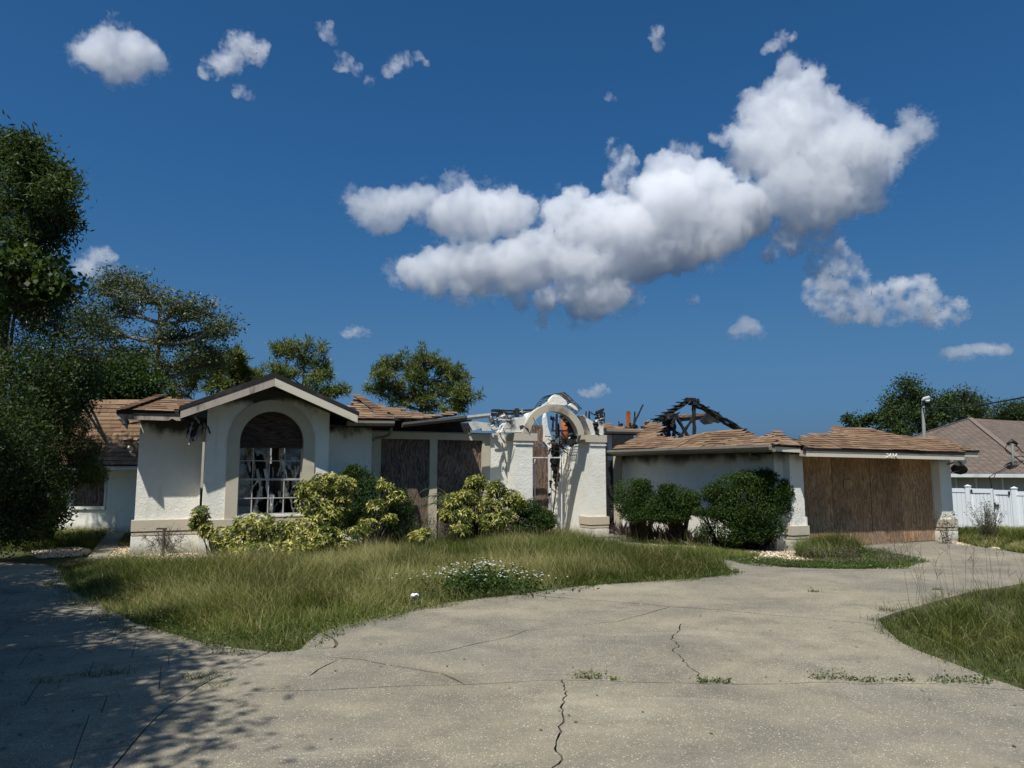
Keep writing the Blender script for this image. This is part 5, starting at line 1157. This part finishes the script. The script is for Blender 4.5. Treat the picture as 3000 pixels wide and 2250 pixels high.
tree('spreading_oak', 'grey green spreading oak with long bare limbs behind the left roof', (-18.5, 38, -.05), [B(290,835,58,38,36), B(370,825,55,38,38), B(440,870,70,38,45), B(350,900,55,38,35), B(520,905,60,38,36), B(590,910,50,38,40), B(650,960,45,38,35), B(560,980,65,38,32), B(470,990,70,38,40), B(600,1030,60,38,30), B(300,960,50,38,45), B(400,1040,70,39,40), B(500,1080,80,39,40), B(330,1060,60,39,50), B(640,1060,50,39,35)], .42, 'pale_leaf', tips=24, per=44, leaf=(.19, .08), spread=.34, bark='bark_pale', tintb=.45, fork=.25, limb_r=.42, shell=.5)
def pine(label, base, bl, tr=.28, tips=20, per=60, leaf=(.46, .07), tintb=.6): return tree('pine_tree', label, base, bl, tr, 'pine_leaf', kind='pine', tips=tips, per=per, leaf=leaf, spread=.30, fork=.62, tintb=tintb, group='pines behind the house', limb_r=.36, shell=.6, cat='pine tree', sub=2)
pine('pine with thin crown at the foot of the spreading oak', (-20, 47, -.05), [B(560,1080,55,47,35), B(640,1065,45,47,30), B(690,1050,30,47,25), B(705,1095,32,47,28), B(640,1120,60,47,35), B(520,1130,60,47,40), B(740,1110,22,47,25), B(720,1140,35,47,25)], tips=22, per=56)
pine('slender pine rising just right of the gable peak', (-14.8, 52, -.05), [B(870,1016,48,52,24), B(920,1025,40,52,26), B(850,1040,42,52,24), B(812,1020,20,52,14), B(905,1060,40,52,24), B(950,1075,30,52,22), B(960,1100,36,52,18), B(800,1080,34,52,18), B(845,1090,30,52,16), B(915,1120,36,52,20), B(790,1110,40,52,22), B(960,1150,22,52,12), B(1000,1140,22,52,14)], .26, 13, 34)
pine('broad crowned pine standing alone behind the middle of the roof', (-6.2, 50, -.05), [B(1240,1052,52,50,28), B(1290,1066,50,50,28), B(1185,1072,48,50,26), B(1140,1066,30,50,20), B(1335,1092,36,50,28), B(1115,1098,30,50,18), B(1210,1105,50,50,24), B(1275,1112,60,50,26), B(1345,1135,40,50,26), B(1100,1140,30,50,16), B(1150,1140,34,50,18), B(1235,1150,50,50,24), B(1300,1155,50,50,24), B(1375,1160,26,50,20), B(1180,1178,40,50,16), B(1270,1190,60,50,20), B(1350,1188,34,50,20)], .36, 15, 40)
def faroak(lab, base, bl, tb=.4, mat='oak_leaf'): return tree('oak_tree', lab, base, bl, .4, mat, tips=24, per=52, leaf=(.21, .11), spread=.42, tintb=tb, shell=.75, fork=.4, group='oaks beyond the neighbouring house')
faroak('tall ragged oak behind the light pole', (29.5, 55, -.8), [B(2665,1140,36,55,28), B(2640,1170,42,55,30), B(2700,1175,46,55,32), B(2612,1200,26,55,18), B(2590,1222,14,55,9), B(2650,1215,52,55,30), B(2720,1220,50,55,30), B(2765,1190,44,55,30), B(2815,1165,40,55,24), B(2840,1185,42,55,26), B(2865,1210,34,55,22), B(2790,1225,50,55,26), B(2620,1250,44,55,24), B(2700,1260,60,55,24)], .42)
faroak('rounded dark oak at the right edge above the neighbouring roof', (44, 62, -.8), [B(2960,1200,46,62,26), B(3010,1190,46,62,34), B(2925,1222,40,62,20), B(2985,1225,50,62,22), B(3060,1200,60,62,34)], .3)
tree('sapling', 'small tree top showing above the garage roof', (20.5, 44, -.5), [B(2488,1228,10,44,14,.2), B(2532,1238,22,44,12,.2), B(2552,1228,14,44,9,.2), B(2510,1248,30,44,12,.2)], .08, 'oak_leaf', tips=14, per=26, leaf=(.2, .1), spread=.22, tintb=.35)
# trees outside the frame on the left whose shade falls over the drive
tree('shade_oak', 'leafy oak beside the left edge of the drive, shading it', (-9.6, 1.5, -.05), [((-6.7, 2.4, 5.6), (2, 1.9, 1.2)), ((-8.4, 4.3, 6.3), (2, 1.9, 1.3)), ((-4.75, 2.3, 5.7), (1.15, 1.2, .8)), ((-5.5, 4.0, 4.8), (1.2, 1.0, .8)), ((-7.0, .4, 5.5), (1.6, 1.5, 1)), ((-6.0, 3.3, 5.3), (1.5, 1.2, .8)), ((-5.6, 1.4, 6.2), (1.4, 1.2, .8)), ((-7.4, 3.6, 4.2), (1.5, 1.3, .9)), ((-5.0, 1.2, 4.6), (.9, .8, .6)), ((-5.3, 2.9, 6.9), (1.6, 1.4, .7)), ((-4.4, 1.6, 6.4), (1.3, 1.2, .7)), ((-7.6, 2.2, 7.0), (2.3, 2.1, .9)), ((-6.4, 5.0, 6.3), (1.5, 1.0, .8))], .25, 'oak_leaf', over=.0, tips=28, per=260, leaf=(.12, .06), spread=.34, tintb=.4, group='shade trees left of the drive')
tree('shade_oak', 'leafy oak standing further up the left edge of the drive', (-11.2, 8.2, -.05), [((-8.7, 7.2, 5.8), (2, 1.7, 1.3)), ((-9.4, 9.6, 6.2), (2, 1.6, 1.4)), ((-7.3, 5.9, 4.9), (1.4, 1.1, .9)), ((-10.3, 11.4, 5.2), (1.7, 1.4, 1.3)), ((-8.4, 8.5, 4.2), (1.2, 1.2, .8)), ((-7.6, 7.3, 6.2), (1.3, 1.2, .8)), ((-9.8, 6.5, 4.6), (1.6, 1.5, 1)), ((-9.6, 8.6, 3.6), (1.2, 1.2, 1)), ((-8.2, 5.6, 3.9), (1.1, 1.0, .8))], .25, 'oak_leaf', over=.0, tips=28, per=260, leaf=(.12, .06), spread=.34, tintb=.4, group='shade trees left of the drive')
# ------------------------------------------------------------------ shrubs along the house
def gold(label, base, bl, n=420, tips=9, tb=.62): return shrub('variegated_shrub', label, base, bl, 'gold_leaf', int(n * .5), (.105, .036), tips=tips + 3, cluster=6, stem_r=.016, surf=.55, tintb=tb - .02, tv=.24, droop=.25, stemmat='bark_pale', group='yellow variegated shrubs along the front')
def SB(px, py, r, Y, ry): return blob(px, py, r, Y, ry)
gb_ = lambda px, py: tuple(G(px, py, -.03))
gold('single upright yellow variegated stem in front of the left corner wall', gb_(640, 1625), [SB(590,1505,22,14.9,24), SB(602,1545,18,14.9,22), SB(572,1530,10,14.9,16)], 110, 5)
gold('low sprawling yellow variegated shrub under the arched window', gb_(760, 1640), [SB(672,1580,58,14.9,40), SB(745,1545,58,15.0,40), SB(810,1560,60,15.0,45), SB(720,1605,70,14.7,26), SB(880,1565,60,15.0,48), SB(850,1610,60,14.7,24), SB(940,1580,60,15.0,42), SB(770,1615,60,14.5,22)], 330)
gold('tall yellow variegated shrub right of the arched window', gb_(955, 1635), [SB(905,1440,36,15.5,34), SB(955,1415,50,15.6,30), SB(1000,1430,40,15.7,38), SB(925,1480,50,15.5,35), SB(985,1475,42,15.7,40), SB(950,1520,46,15.3,35)], 330)
shrub('evergreen_shrub', 'dense dark green shrub between the two yellow variegated shrubs', gb_(1090, 1600), [SB(1045,1415,52,16.8,46), SB(1035,1392,26,16.8,30), SB(1100,1455,64,16.7,55), SB(1160,1480,46,16.7,50), SB(1070,1520,70,16.6,55), SB(1150,1545,60,16.5,48), SB(1010,1500,50,16.9,55)], 'box_leaf', 2600, (.05, .03), tips=8, surf=.72, tintb=.36)
gold('thin yellow sprays growing through the dark green shrub', gb_(1080, 1625), [SB(1128,1425,22,16.0,16), SB(1160,1455,28,16.0,18), SB(1105,1485,26,15.9,26), SB(1080,1535,34,15.8,18), SB(1142,1520,20,15.8,12), SB(1040,1560,34,15.6,16), SB(1010,1595,30,15.3,14)], 95, 5)
gold('wide yellow variegated shrub left of the arched entry', gb_(1410, 1590), [SB(1325,1470,26,17.6,26), SB(1398,1412,28,17.8,22), SB(1375,1455,30,17.7,24), SB(1452,1432,28,17.8,22), SB(1495,1458,30,17.8,24), SB(1435,1485,36,17.6,26), SB(1520,1480,22,17.7,22), SB(1355,1510,38,17.4,26), SB(1440,1530,40,17.3,24), SB(1350,1552,30,17.2,18), SB(1310,1508,20,17.5,18), SB(1480,1512,30,17.5,20)], 230, tb=.58)
gold('small isolated yellow variegated clump in the grass', gb_(1228, 1590), [SB(1225,1572,26,16.0,13), SB(1245,1560,16,16.0,10)], 120, 4)
shrub('evergreen_shrub', 'low spreading green shrub in front of the left entry column', gb_(1570, 1580), [SB(1545,1490,38,18.2,26), SB(1585,1515,40,18.2,28), SB(1535,1530,55,18.0,30), SB(1600,1530,28,18.1,20), SB(1500,1550,50,17.7,24)], 'box_leaf', 2000, (.05, .028), tips=8, surf=.7, tintb=.42)
def roundshrub(label, base, bl, n=2600): return shrub('round_shrub', label, base, bl, 'box_leaf', n, (.042, .026), tips=12, stem_r=.022, surf=.7, tintb=.48, tv=.2, group='round clipped shrubs by the right wing', droop=.0)
roundshrub('left round green shrub on bare stems, nearest the entry', gb_(1880, 1585), [SB(1855,1438,56,18.6,38), SB(1838,1475,42,18.5,32), SB(1893,1468,40,18.5,34), SB(1862,1505,44,18.4,26), SB(1915,1505,34,18.2,24), SB(1880,1428,30,18.5,24)])
roundshrub('middle round green shrub, the smallest of the three', gb_(1985, 1590), [SB(1975,1455,52,18.0,32), SB(2000,1480,44,17.9,30), SB(1935,1480,36,18.0,28), SB(1985,1510,40,17.9,22), SB(2025,1465,26,17.8,26), SB(1945,1510,34,17.9,22), SB(1955,1438,26,18,20)])
roundshrub('largest round green shrub beside the garage pillar', gb_(2190, 1605), [SB(2130,1430,46,16.9,36), SB(2205,1415,60,16.8,34), SB(2262,1440,48,16.7,44), SB(2120,1460,44,16.9,30), SB(2190,1465,80,16.7,45), SB(2285,1470,32,16.7,34), SB(2235,1505,56,16.6,34), SB(2160,1515,55,16.7,36), SB(2185,1400,40,16.8,20), SB(2150,1560,50,16.7,34), SB(2215,1560,50,16.7,34), SB(2090,1445,34,16.9,26), SB(2240,1400,34,16.7,24), SB(2105,1500,34,16.8,26), SB(2300,1440,24,16.7,30), SB(2255,1545,40,16.6,36)], 2200)
shrub('sparse_shrub', 'small thin leaved green shrub between the middle and the largest round shrubs', gb_(2085, 1600), [SB(2080,1525,28,17.2,32), SB(2062,1560,30,17.1,24), SB(2050,1500,22,17.3,16)], 'box_leaf', 750, (.045, .022), tips=10, surf=.4, tintb=.5)
# spiky purple plants
pm = None
def spiky(px, py, s, label, mat='purple_leaf', n=70, grp='purple spiky plants in the right bed'):
    c = G(px, py, -.03); e = empty('spiky_plant', c); tag(e, label, 'plant', grp); f = Foliage()
    C = NR.normal(size=(n, 3)) * np.array([.07, .06, .03]) * s; C[:, 2] = np.abs(C[:, 2]); ax = NR.normal(size=(n, 3)); ax[:, 2] = np.abs(ax[:, 2]) * .9 + .55
    f.leaves(C, np.full(n, .36 * s), np.full(n, .034 * s), .45 + NR.normal(size=n) * .25, axis=ax); f.build('leaves', mat, e)
    return e
ORD = ['first from the left', 'second from the left', 'third from the left', 'fourth from the left', 'fifth from the left', 'sixth from the left', 'seventh from the left', 'eighth from the left', 'ninth from the left', 'tenth from the left', 'eleventh from the left', 'twelfth from the left']; cnt = {}
LABS = ['just right of the entry column', 'under the left round shrub', 'under the middle round shrub', 'under the largest round shrub', 'at the foot of the garage pillar']
for (px, py, s, k) in ((1728,1564,.8,0),(1752,1566,1.15,0),(1785,1568,1.1,0),(1830,1575,1.2,1),(1862,1580,1.2,1),(1895,1584,1.2,1),(1930,1588,1.25,2),(1965,1592,1.25,2),(2000,1596,1.2,2),(2040,1600,1.2,2),(2120,1606,1.0,3),(2160,1610,1.0,3),(2205,1612,1.1,3),(2250,1612,1.25,4),(2285,1610,1.2,4),(2310,1606,.9,4)):
    cnt[k] = cnt.get(k, 0) + 1; spiky(px, py, s, ORD[cnt[k] - 1] + ' of the purple spiky plants ' + LABS[k], grp='purple spiky plants ' + LABS[k])
# palm with arching fronds before the second boarded window
pe = empty('palm', G(1335, 1520, 0) + Vector((0, 0, 0))); pe.location = D(1338, 1540, 18.7); pe.location.z = -.03; tag(pe, 'feathery palm with arching green fronds in front of the boarded windows', 'palm')
f = Foliage(); st_ = MB()
for k in range(20):
    a = random.uniform(0, 6.28); L_ = random.uniform(.9, 1.7); h = random.uniform(.9, 1.55); s0 = Vector((random.uniform(-.1, .1), random.uniform(-.1, .1), .0))
    e = s0 + Vector((math.cos(a) * L_ * .6, math.sin(a) * L_ * .4, h * .95)); bzp = bez(s0, s0 + Vector((math.cos(a) * .12, math.sin(a) * .1, h * 1.15)), e, 12); st_.tube(bzp, [.012 * (1 - .07 * i) for i in range(13)], 4)
    for i in range(4, 13):
        d = (bzp[i] - bzp[i - 1]).normalized(); sd = d.cross(Vector((0, 0, 1))).normalized()
        for sg in (-1, 1):
            for q in range(2):
                c = bzp[i].lerp(bzp[i - 1], q * .5); f.leaves(np.array([c]), np.array([.30]), np.array([.016]), np.array([.45 + random.gauss(0, .2)]), axis=np.array([d * .75 + sd * sg * .7 + Vector((0, 0, -.25))]))
st_.build('stem', 'dry_stem', pe); f.build('fronds', 'frond', pe)
def stems(name, label, base, n, h, w, mat, spread=.5, leafn=6, leaf=(.05, .02), lm='dry_weed', cat='weed', group=None, tb=.45, rad=.004):
    e = empty(name, base); tag(e, label, cat, group); m = MB(); f = Foliage()
    for k in range(n):
        a = random.uniform(0, 6.28); hh = h * random.uniform(.5, 1.1); r_ = random.uniform(.2, 1) * spread; p0 = Vector((random.uniform(-w, w), random.uniform(-w, w) * .6, 0))
        p1 = p0 + Vector((math.cos(a) * r_, math.sin(a) * r_, hh)); bp = bez(p0, p0.lerp(p1, .5) + Vector((0, 0, .12 * hh)), p1, 5); m.tube(bp, [rad * (1 - .13 * i) for i in range(6)], 3)
        for j in range(2):
            q = bp[random.randint(2, 4)]; m.tube([q, q + Vector((random.uniform(-.12, .12), random.uniform(-.12, .12), random.uniform(.04, .2)))], [rad * .6, rad * .3], 3)
        if leafn:
            C = np.array([bp[random.randint(1, 5)] + rv() * .03 for _ in range(leafn)]); f.leaves(C, np.full(leafn, leaf[0]), np.full(leafn, leaf[1]), tb + NR.normal(size=leafn) * .2, up=.2)
    m.build('stem', mat, e)
    if leafn: f.build('foliage', lm, e)
    return e
spk = stems('dry_bush', 'dry grey spiky bush at the foot of the left corner wall', gb_(482, 1622), 120, .55, .10, 'dry_stem', .62, 9, (.035, .010), 'dry_weed', 'bush', tb=.25, rad=.007)
spiky(478, 1622, 1.0, 'few long dark blades growing in the dry bush by the left corner', 'frond', 16, None)
stk = MB().bar((0, 0, 0), (-.26, -.05, .62), .035, .03, seg=5, jit=.004).build('dead_stake', 'bark', None); stk.location = G(470, 1618); tag(stk, 'dark stake leaning against the left corner wall', 'stake')
sn = MB().box((-.02, -.02, -.03), (.02, .02, .56)); sn.box((-.16, -.015, .54), (.05, .015, .575)); sn = sn.build('garden_post', 'bark', None); sn.location = G(477, 1630); tag(sn, 'short dark post in the dry bush beside the left wall', 'post')
for i_, (px, py, n, h, w) in enumerate(((1190,1602,24,.6,.25),(1235,1598,30,.8,.3),(1285,1600,34,.85,.35),(1320,1604,26,.7,.3),(1470,1600,30,.5,.4),(1530,1596,24,.45,.35))):
    stems('tall_weed', ORD[i_] + ' of the tall thin weeds at the back of the lawn', gb_(px, py), n, h, w, 'dry_stem', .22, 12, (.06, .016), 'frond', 'weeds', 'tall weeds before the shrubs', .3)
stems('leggy_weed', 'leggy weed growing up the right garage pillar', gb_(2775, 1596), 16, .75, .12, 'dry_stem', .22, 12, (.05, .035), 'dry_weed', 'weed')
stems('twiggy_bush', 'grey twiggy bush in front of the white fence', gb_(2895, 1588), 70, .95, .15, 'dry_stem', .48, 12, (.06, .016), 'oak_leaf', 'bush', tb=.8, rad=.006)
for i_, (px, py, n) in enumerate(((2405,1655,26),(2470,1660,26),(2540,1662,22),(2600,1660,18),(2640,1655,14))):
    stems('reddish_weed', ORD[i_] + ' of the reddish brown weeds before the garage door', gb_(px, py), n, .4, .35, 'dry_stem', .16, 7, (.03, .014), 'dry_weed', 'weeds', 'reddish weeds before the garage door', .7, .003)
# white flowered clump on the lawn
fc = empty('flower_clump', gb_(1410, 1742)); tag(fc, 'leafy clump covered with small white flowers at the lawn edge', 'flowers'); f = Foliage(); pt = Foliage()
n = 2600; P = NR.normal(size=(n, 3)) * np.array([.42, .26, .10]); P[:, 2] = np.abs(P[:, 2]) + .02; P[:, 2] += .22 * np.exp(-(P[:, 0] / .5) ** 2) * NR.random(n)
f.leaves(P, np.full(n, .055), np.full(n, .03), .5 + NR.normal(size=n) * .2, up=.6); f.build('foliage', 'box_leaf', fc)
n = 190; P = NR.normal(size=(n, 3)) * np.array([.48, .3, .04]); P[:, 2] = .26 + .22 * NR.random(n) * np.exp(-(P[:, 0] / .7) ** 2)
for k in range(5):
    a = k * 1.2566 + NR.uniform(0, .2, n); ax = np.stack([np.cos(a), np.sin(a) - .35, np.full(n, .35)], 1); pt.leaves(P, np.full(n, .021), np.full(n, .013), np.full(n, .3), axis=ax, up=2)
pt.build('petals', 'petal', fc)
# small weeds in the joints of the drive
for i_, (px, py, s) in enumerate(sorted(((2420,1990,1.5),(2500,1995,.5),(2553,2000,1.0),(2645,1998,.9),(2775,2000,1.2),(2872,2004,1.4),(2115,2003,.7),(2065,2001,.8),(1730,1990,1.1),(1800,1994,.4),(2385,1732,.9),(2745,1725,.5)))):
    c = gb_(px, py + 9); c = (c[0], c[1], -.005); e = empty('crack_weed', c); tag(e, ORD[i_] + ' of the small green weeds in the drive joints', 'weed', 'weeds in the concrete joints'); f = Foliage(); n = int(80 * s)
    P = NR.normal(size=(n, 3)) * np.array([.06, .022, .022]) * s; P[:, 2] = np.abs(P[:, 2]) + .008; f.leaves(P, np.full(n, .026), np.full(n, .015), .6 + NR.normal(size=n) * .25, up=.5); f.build('foliage', 'vine_leaf', e)
for i_, (px, py, s) in enumerate(sorted(((570,1998,1.0),(605,1995,1.1),(640,2022,.8),(520,1925,1.0),(340,1985,1.2),(130,2010,1.0),(270,1990,.9),(1715,1985,.9),(590,1885,.6)))):
    c = gb_(px, py); n = 60; P = NR.normal(size=(n, 2)) * np.array([.09, .04]) * s; V, F, T_ = blades(P, NR.uniform(.05, .14, n) * s, NR.uniform(.5, 1.6, n), np.full(n, .006), .5 + NR.normal(size=n) * .2, z0=.0)
    e = np_obj('grass_tuft', V, F, 'grass', None, T_, c); tag(e, ORD[i_] + ' of the grass tufts growing in the paving', 'grass tuft', 'grass tufts in the paving')
# fallen leaves on the concrete
def litter(name, poly, n, label, sz):
    P = scatter(poly, n, [LAWN_, RLAWN]); m = len(P); f = Foliage(); C = np.concatenate([P, np.full((m, 1), .008)], 1); ax = NR.normal(size=(m, 3)); ax[:, 2] = np.abs(ax[:, 2]) * .12
    f.leaves(C, np.full(m, sz), np.full(m, sz * .45), .45 + NR.random(m) * .55, axis=ax, up=3); return tag(f.build(name, 'dry_weed'), label, 'leaf litter', kind='stuff')
LAWN_ = LAWN_EDGE + gp((2112,1655),(1780,1606),(1640,1574),(1230,1600),(780,1652),(300,1652))
litter('leaf_litter', [(-7, 4.2), (4.5, 4.2), (6.5, 9), (6, 12.5), (2.5, 9.4), (-2, 7.6), (-6, 11), (-9, 13)], 150, 'dry fallen leaves scattered over the drive', .045)
litter('leaf_litter', [(-7, 4.2), (-2.4, 4.2), (-2.6, 7), (-5, 9), (-8, 13), (-9, 13)], 260, 'dry fallen leaves under the shade trees on the pavers', .055)
# crumpled paper
rs_ = random.Random(4); V = [tuple(Vector(v) * (.055 * rs_.uniform(.55, 1.3)) * 1.0 + Vector((0, 0, .05))) for v in IV]; F = [tuple(f) for f in IF]
pp = mesh_obj('crumpled_paper', V, F, 'paper', None, loc=G(1214, 1752, .05)); pp.scale = (.95, .7, .6); tag(pp, 'crumpled white paper lying on the lawn edge', 'litter')
# ------------------------------------------------------------------ grass
LAWN = LAWN_EDGE + gp((2112,1655),(2060,1641),(1900,1626),(1780,1606),(1690,1585),(1640,1574),(1560,1580),(1450,1588),(1330,1596),(1230,1600),(1120,1612),(1000,1628),(900,1640),(780,1652),(640,1662),(500,1668),(400,1664),(300,1652),(240,1650))
def edge_dist(P, line):
    d = np.full(len(P), 1e9)
    for a, b in zip(line[:-1], line[1:]):
        a = np.array(a); b = np.array(b); ab = b - a; t = np.clip(((P - a) @ ab) / max(1e-9, ab @ ab), 0, 1); q = a + t[:, None] * ab; dq = np.linalg.norm(P - q, axis=1); m = dq < d; NEAR[0] = np.where(m[:, None], q, NEAR[0]) if NEAR[0] is not None and len(NEAR[0]) == len(P) else q; d = np.minimum(d, dq)
    return d
NEAR = [None]
def overgrow(P, edge, reach, frac):
    NEAR[0] = None; d = edge_dist(P, edge); N_ = NEAR[0]; v = N_ - P; v /= np.maximum(1e-6, np.linalg.norm(v, axis=1))[:, None]
    m = (d < .4) & (NR.random(len(P)) < frac); o = reach * (vnoise(N_, 2.2, 12) * 1.5 - .45).clip(0, 1) * NR.random(len(P)) ** .7
    P = P.copy(); P[m] = (N_ + v * o[:, None])[m]; return P
def lawn(name, poly, edge, n, h, label, w=(.0035, .006), minh=.05, ramp=1.1, tb=.45, lean=(.3, 1.2)):
    P = scatter(poly, n); dd = edge_dist(P, edge) if edge else np.full(n, 9.0); P = overgrow(P, edge, .30, .35) if edge else P; P = P + NR.normal(size=P.shape) * .035
    k = np.clip(dd / ramp + .25 * (vnoise(P, 1.3, 11) - .5), 0, 1) ** .8; nz = vnoise(P, .9, 1); nz2 = vnoise(P, 3.2, 2); nz3 = vnoise(P, .45, 3)
    L = (minh + (h - minh) * k * (.45 + .5 * nz + .35 * nz2)) * NR.uniform(.55, 1.2, n)
    keep = NR.random(n) < np.clip(.35 + .9 * nz2 + .3 * nz, 0, 1); P = P[keep]; L = L[keep]; m = len(P)
    tint = tb + .6 * (nz3[keep] - .5) + .45 * (nz[keep] - .5) + NR.normal(size=m) * .15; dry = vnoise(P, .38, 21) > .70; tint = np.where(dry & (NR.random(m) < .5), NR.uniform(.7, .95, m), tint); tint = np.where(NR.random(m) < .13, NR.uniform(.72, .98, m), tint)
    head = 6.28 * vnoise(P, .7, 4) + NR.normal(size=m) * 1.3
    V, F, T_ = blades(P, L, NR.uniform(lean[0], lean[1], m), NR.uniform(w[0], w[1], m), tint, head=head)
    return tag(np_obj(name, V, F, 'grass', None, T_), label, 'grass', kind='stuff')
lawn('lawn_grass', LAWN, LAWN_EDGE, 190000, .46, 'long unmown grass of the lawn in front of the house', w=(.004, .0075), tb=.42)
lawn('lawn_stems', LAWN, LAWN_EDGE, 9000, .66, 'pale grass stems standing above the lawn', w=(.003, .005), tb=.78, lean=(.1, .7), ramp=1.6)
lawn('lawn_grass', RLAWN, RLAWN[:8] + RLAWN[-5:], 110000, .40, 'long grass of the verge at the right edge of the drive', w=(.0035, .006), tb=.45, ramp=.8)
LL = gp((-120,1606),(95,1611),(150,1604),(215,1599),(262,1606),(272,1610),(285,1590),(318,1557),(334,1544),(200,1536),(-120,1536))
lawn('side_grass', LL, None, 22000, .30, 'grass patch before the low building on the left', w=(.006, .010), tb=.5)
lawn('side_grass', gp((346,1597),(367,1563),(374,1545),(404,1545),(402,1600)), None, 5000, .10, 'low growth between the walkway and the house corner', w=(.006, .01), tb=.65)
lawn('bed_weeds', BED_FRONT[2:9] + gp((2600,1630),(2500,1625),(2400,1640),(2300,1650)), None, 17000, .13, 'low green weeds spreading over the front of the gravel bed', w=(.006, .011), tb=.52)
lawn('bed_weeds', gp((2060,1632),(2150,1640),(2230,1628),(2140,1612),(1960,1602),(1950,1606)), None, 6000, .16, 'short grass beside the path in front of the round shrubs', w=(.006, .01), tb=.52)
lawn('bed_weeds', gp((2330,1628),(2400,1640),(2490,1636),(2530,1618),(2460,1600),(2370,1600)), None, 7000, .55, 'tall grass against the left end of the garage door', w=(.005, .009), tb=.5)
lawn('fence_grass', gp((2798,1572),(2815,1588),(2880,1605),(2935,1603),(2950,1588),(3000,1582),(3150,1582),(3150,1553),(2800,1556)), None, 15000, .32, 'green weeds along the white fence', w=(.008, .013), tb=.5)
lawn('fence_grass', gp((2950,1606),(2975,1618),(3000,1622),(3100,1628),(3100,1600),(3000,1596)), None, 5000, .25, 'green tuft at the right edge past the garage', w=(.008, .013), tb=.5)
# leafy creeping cover along the lawn edge
def cover(poly, edge, n, label, width, leaf, mat='vine_leaf', tb=.35):
    P = scatter(poly, n); d = edge_dist(P, edge); P = P[(d < width * NR.random(n) ** .6)]; m = len(P); P = overgrow(P, edge, .42, .4); P = P + NR.normal(size=P.shape) * .03; C = np.concatenate([P, NR.uniform(.0, .06, (m, 1))], 1); f = Foliage()
    f.leaves(C, np.full(m, leaf), np.full(m, leaf * .6), tb + .5 * (vnoise(P, 2.0, 8) - .5) + NR.normal(size=m) * .15, up=.8); return tag(f.build('ground_cover', mat), label, 'ground cover', kind='stuff')
cover(LAWN, LAWN_EDGE[7:], 60000, 'creeping green weeds along the front edge of the lawn', .75, .028)
cover(BED_FRONT + gp((2400,1630),(2200,1640)), BED_FRONT, 26000, 'creeping weeds over the rim of the gravel bed', .9, .035, tb=.45)
cover(RLAWN, RLAWN[:8], 16000, 'creeping weeds along the rim of the right verge', .4, .022)
# seed heads over the right verge
P = scatter(gp((2640,1810),(2660,1790),(2760,1765),(2900,1735),(3050,1720),(3100,1800),(2900,1840),(2750,1850)), 42); sh_ = MB()
for q in P:
    b0 = Vector((q[0], q[1], 0)); h = random.uniform(.45, .85); t0 = b0 + Vector((random.uniform(-.25, .15), random.uniform(-.15, .15), h)); bp = bez(b0, b0.lerp(t0, .5) + Vector((0, 0, .08)), t0, 4); sh_.tube(bp, [.0022, .002, .0018, .0015, .0012], 3)
    for k in range(random.randint(2, 4)):
        s0 = t0 - Vector((0, 0, .02 * k)); sh_.tube([s0, s0 + Vector((random.uniform(-.10, .10), random.uniform(-.06, .06), random.uniform(.06, .13)))], [.0022, .0012], 3)
tag(sh_.build('seed_heads', 'dry_stem'), 'thin forked seed heads rising above the right verge', 'grass', kind='stuff')
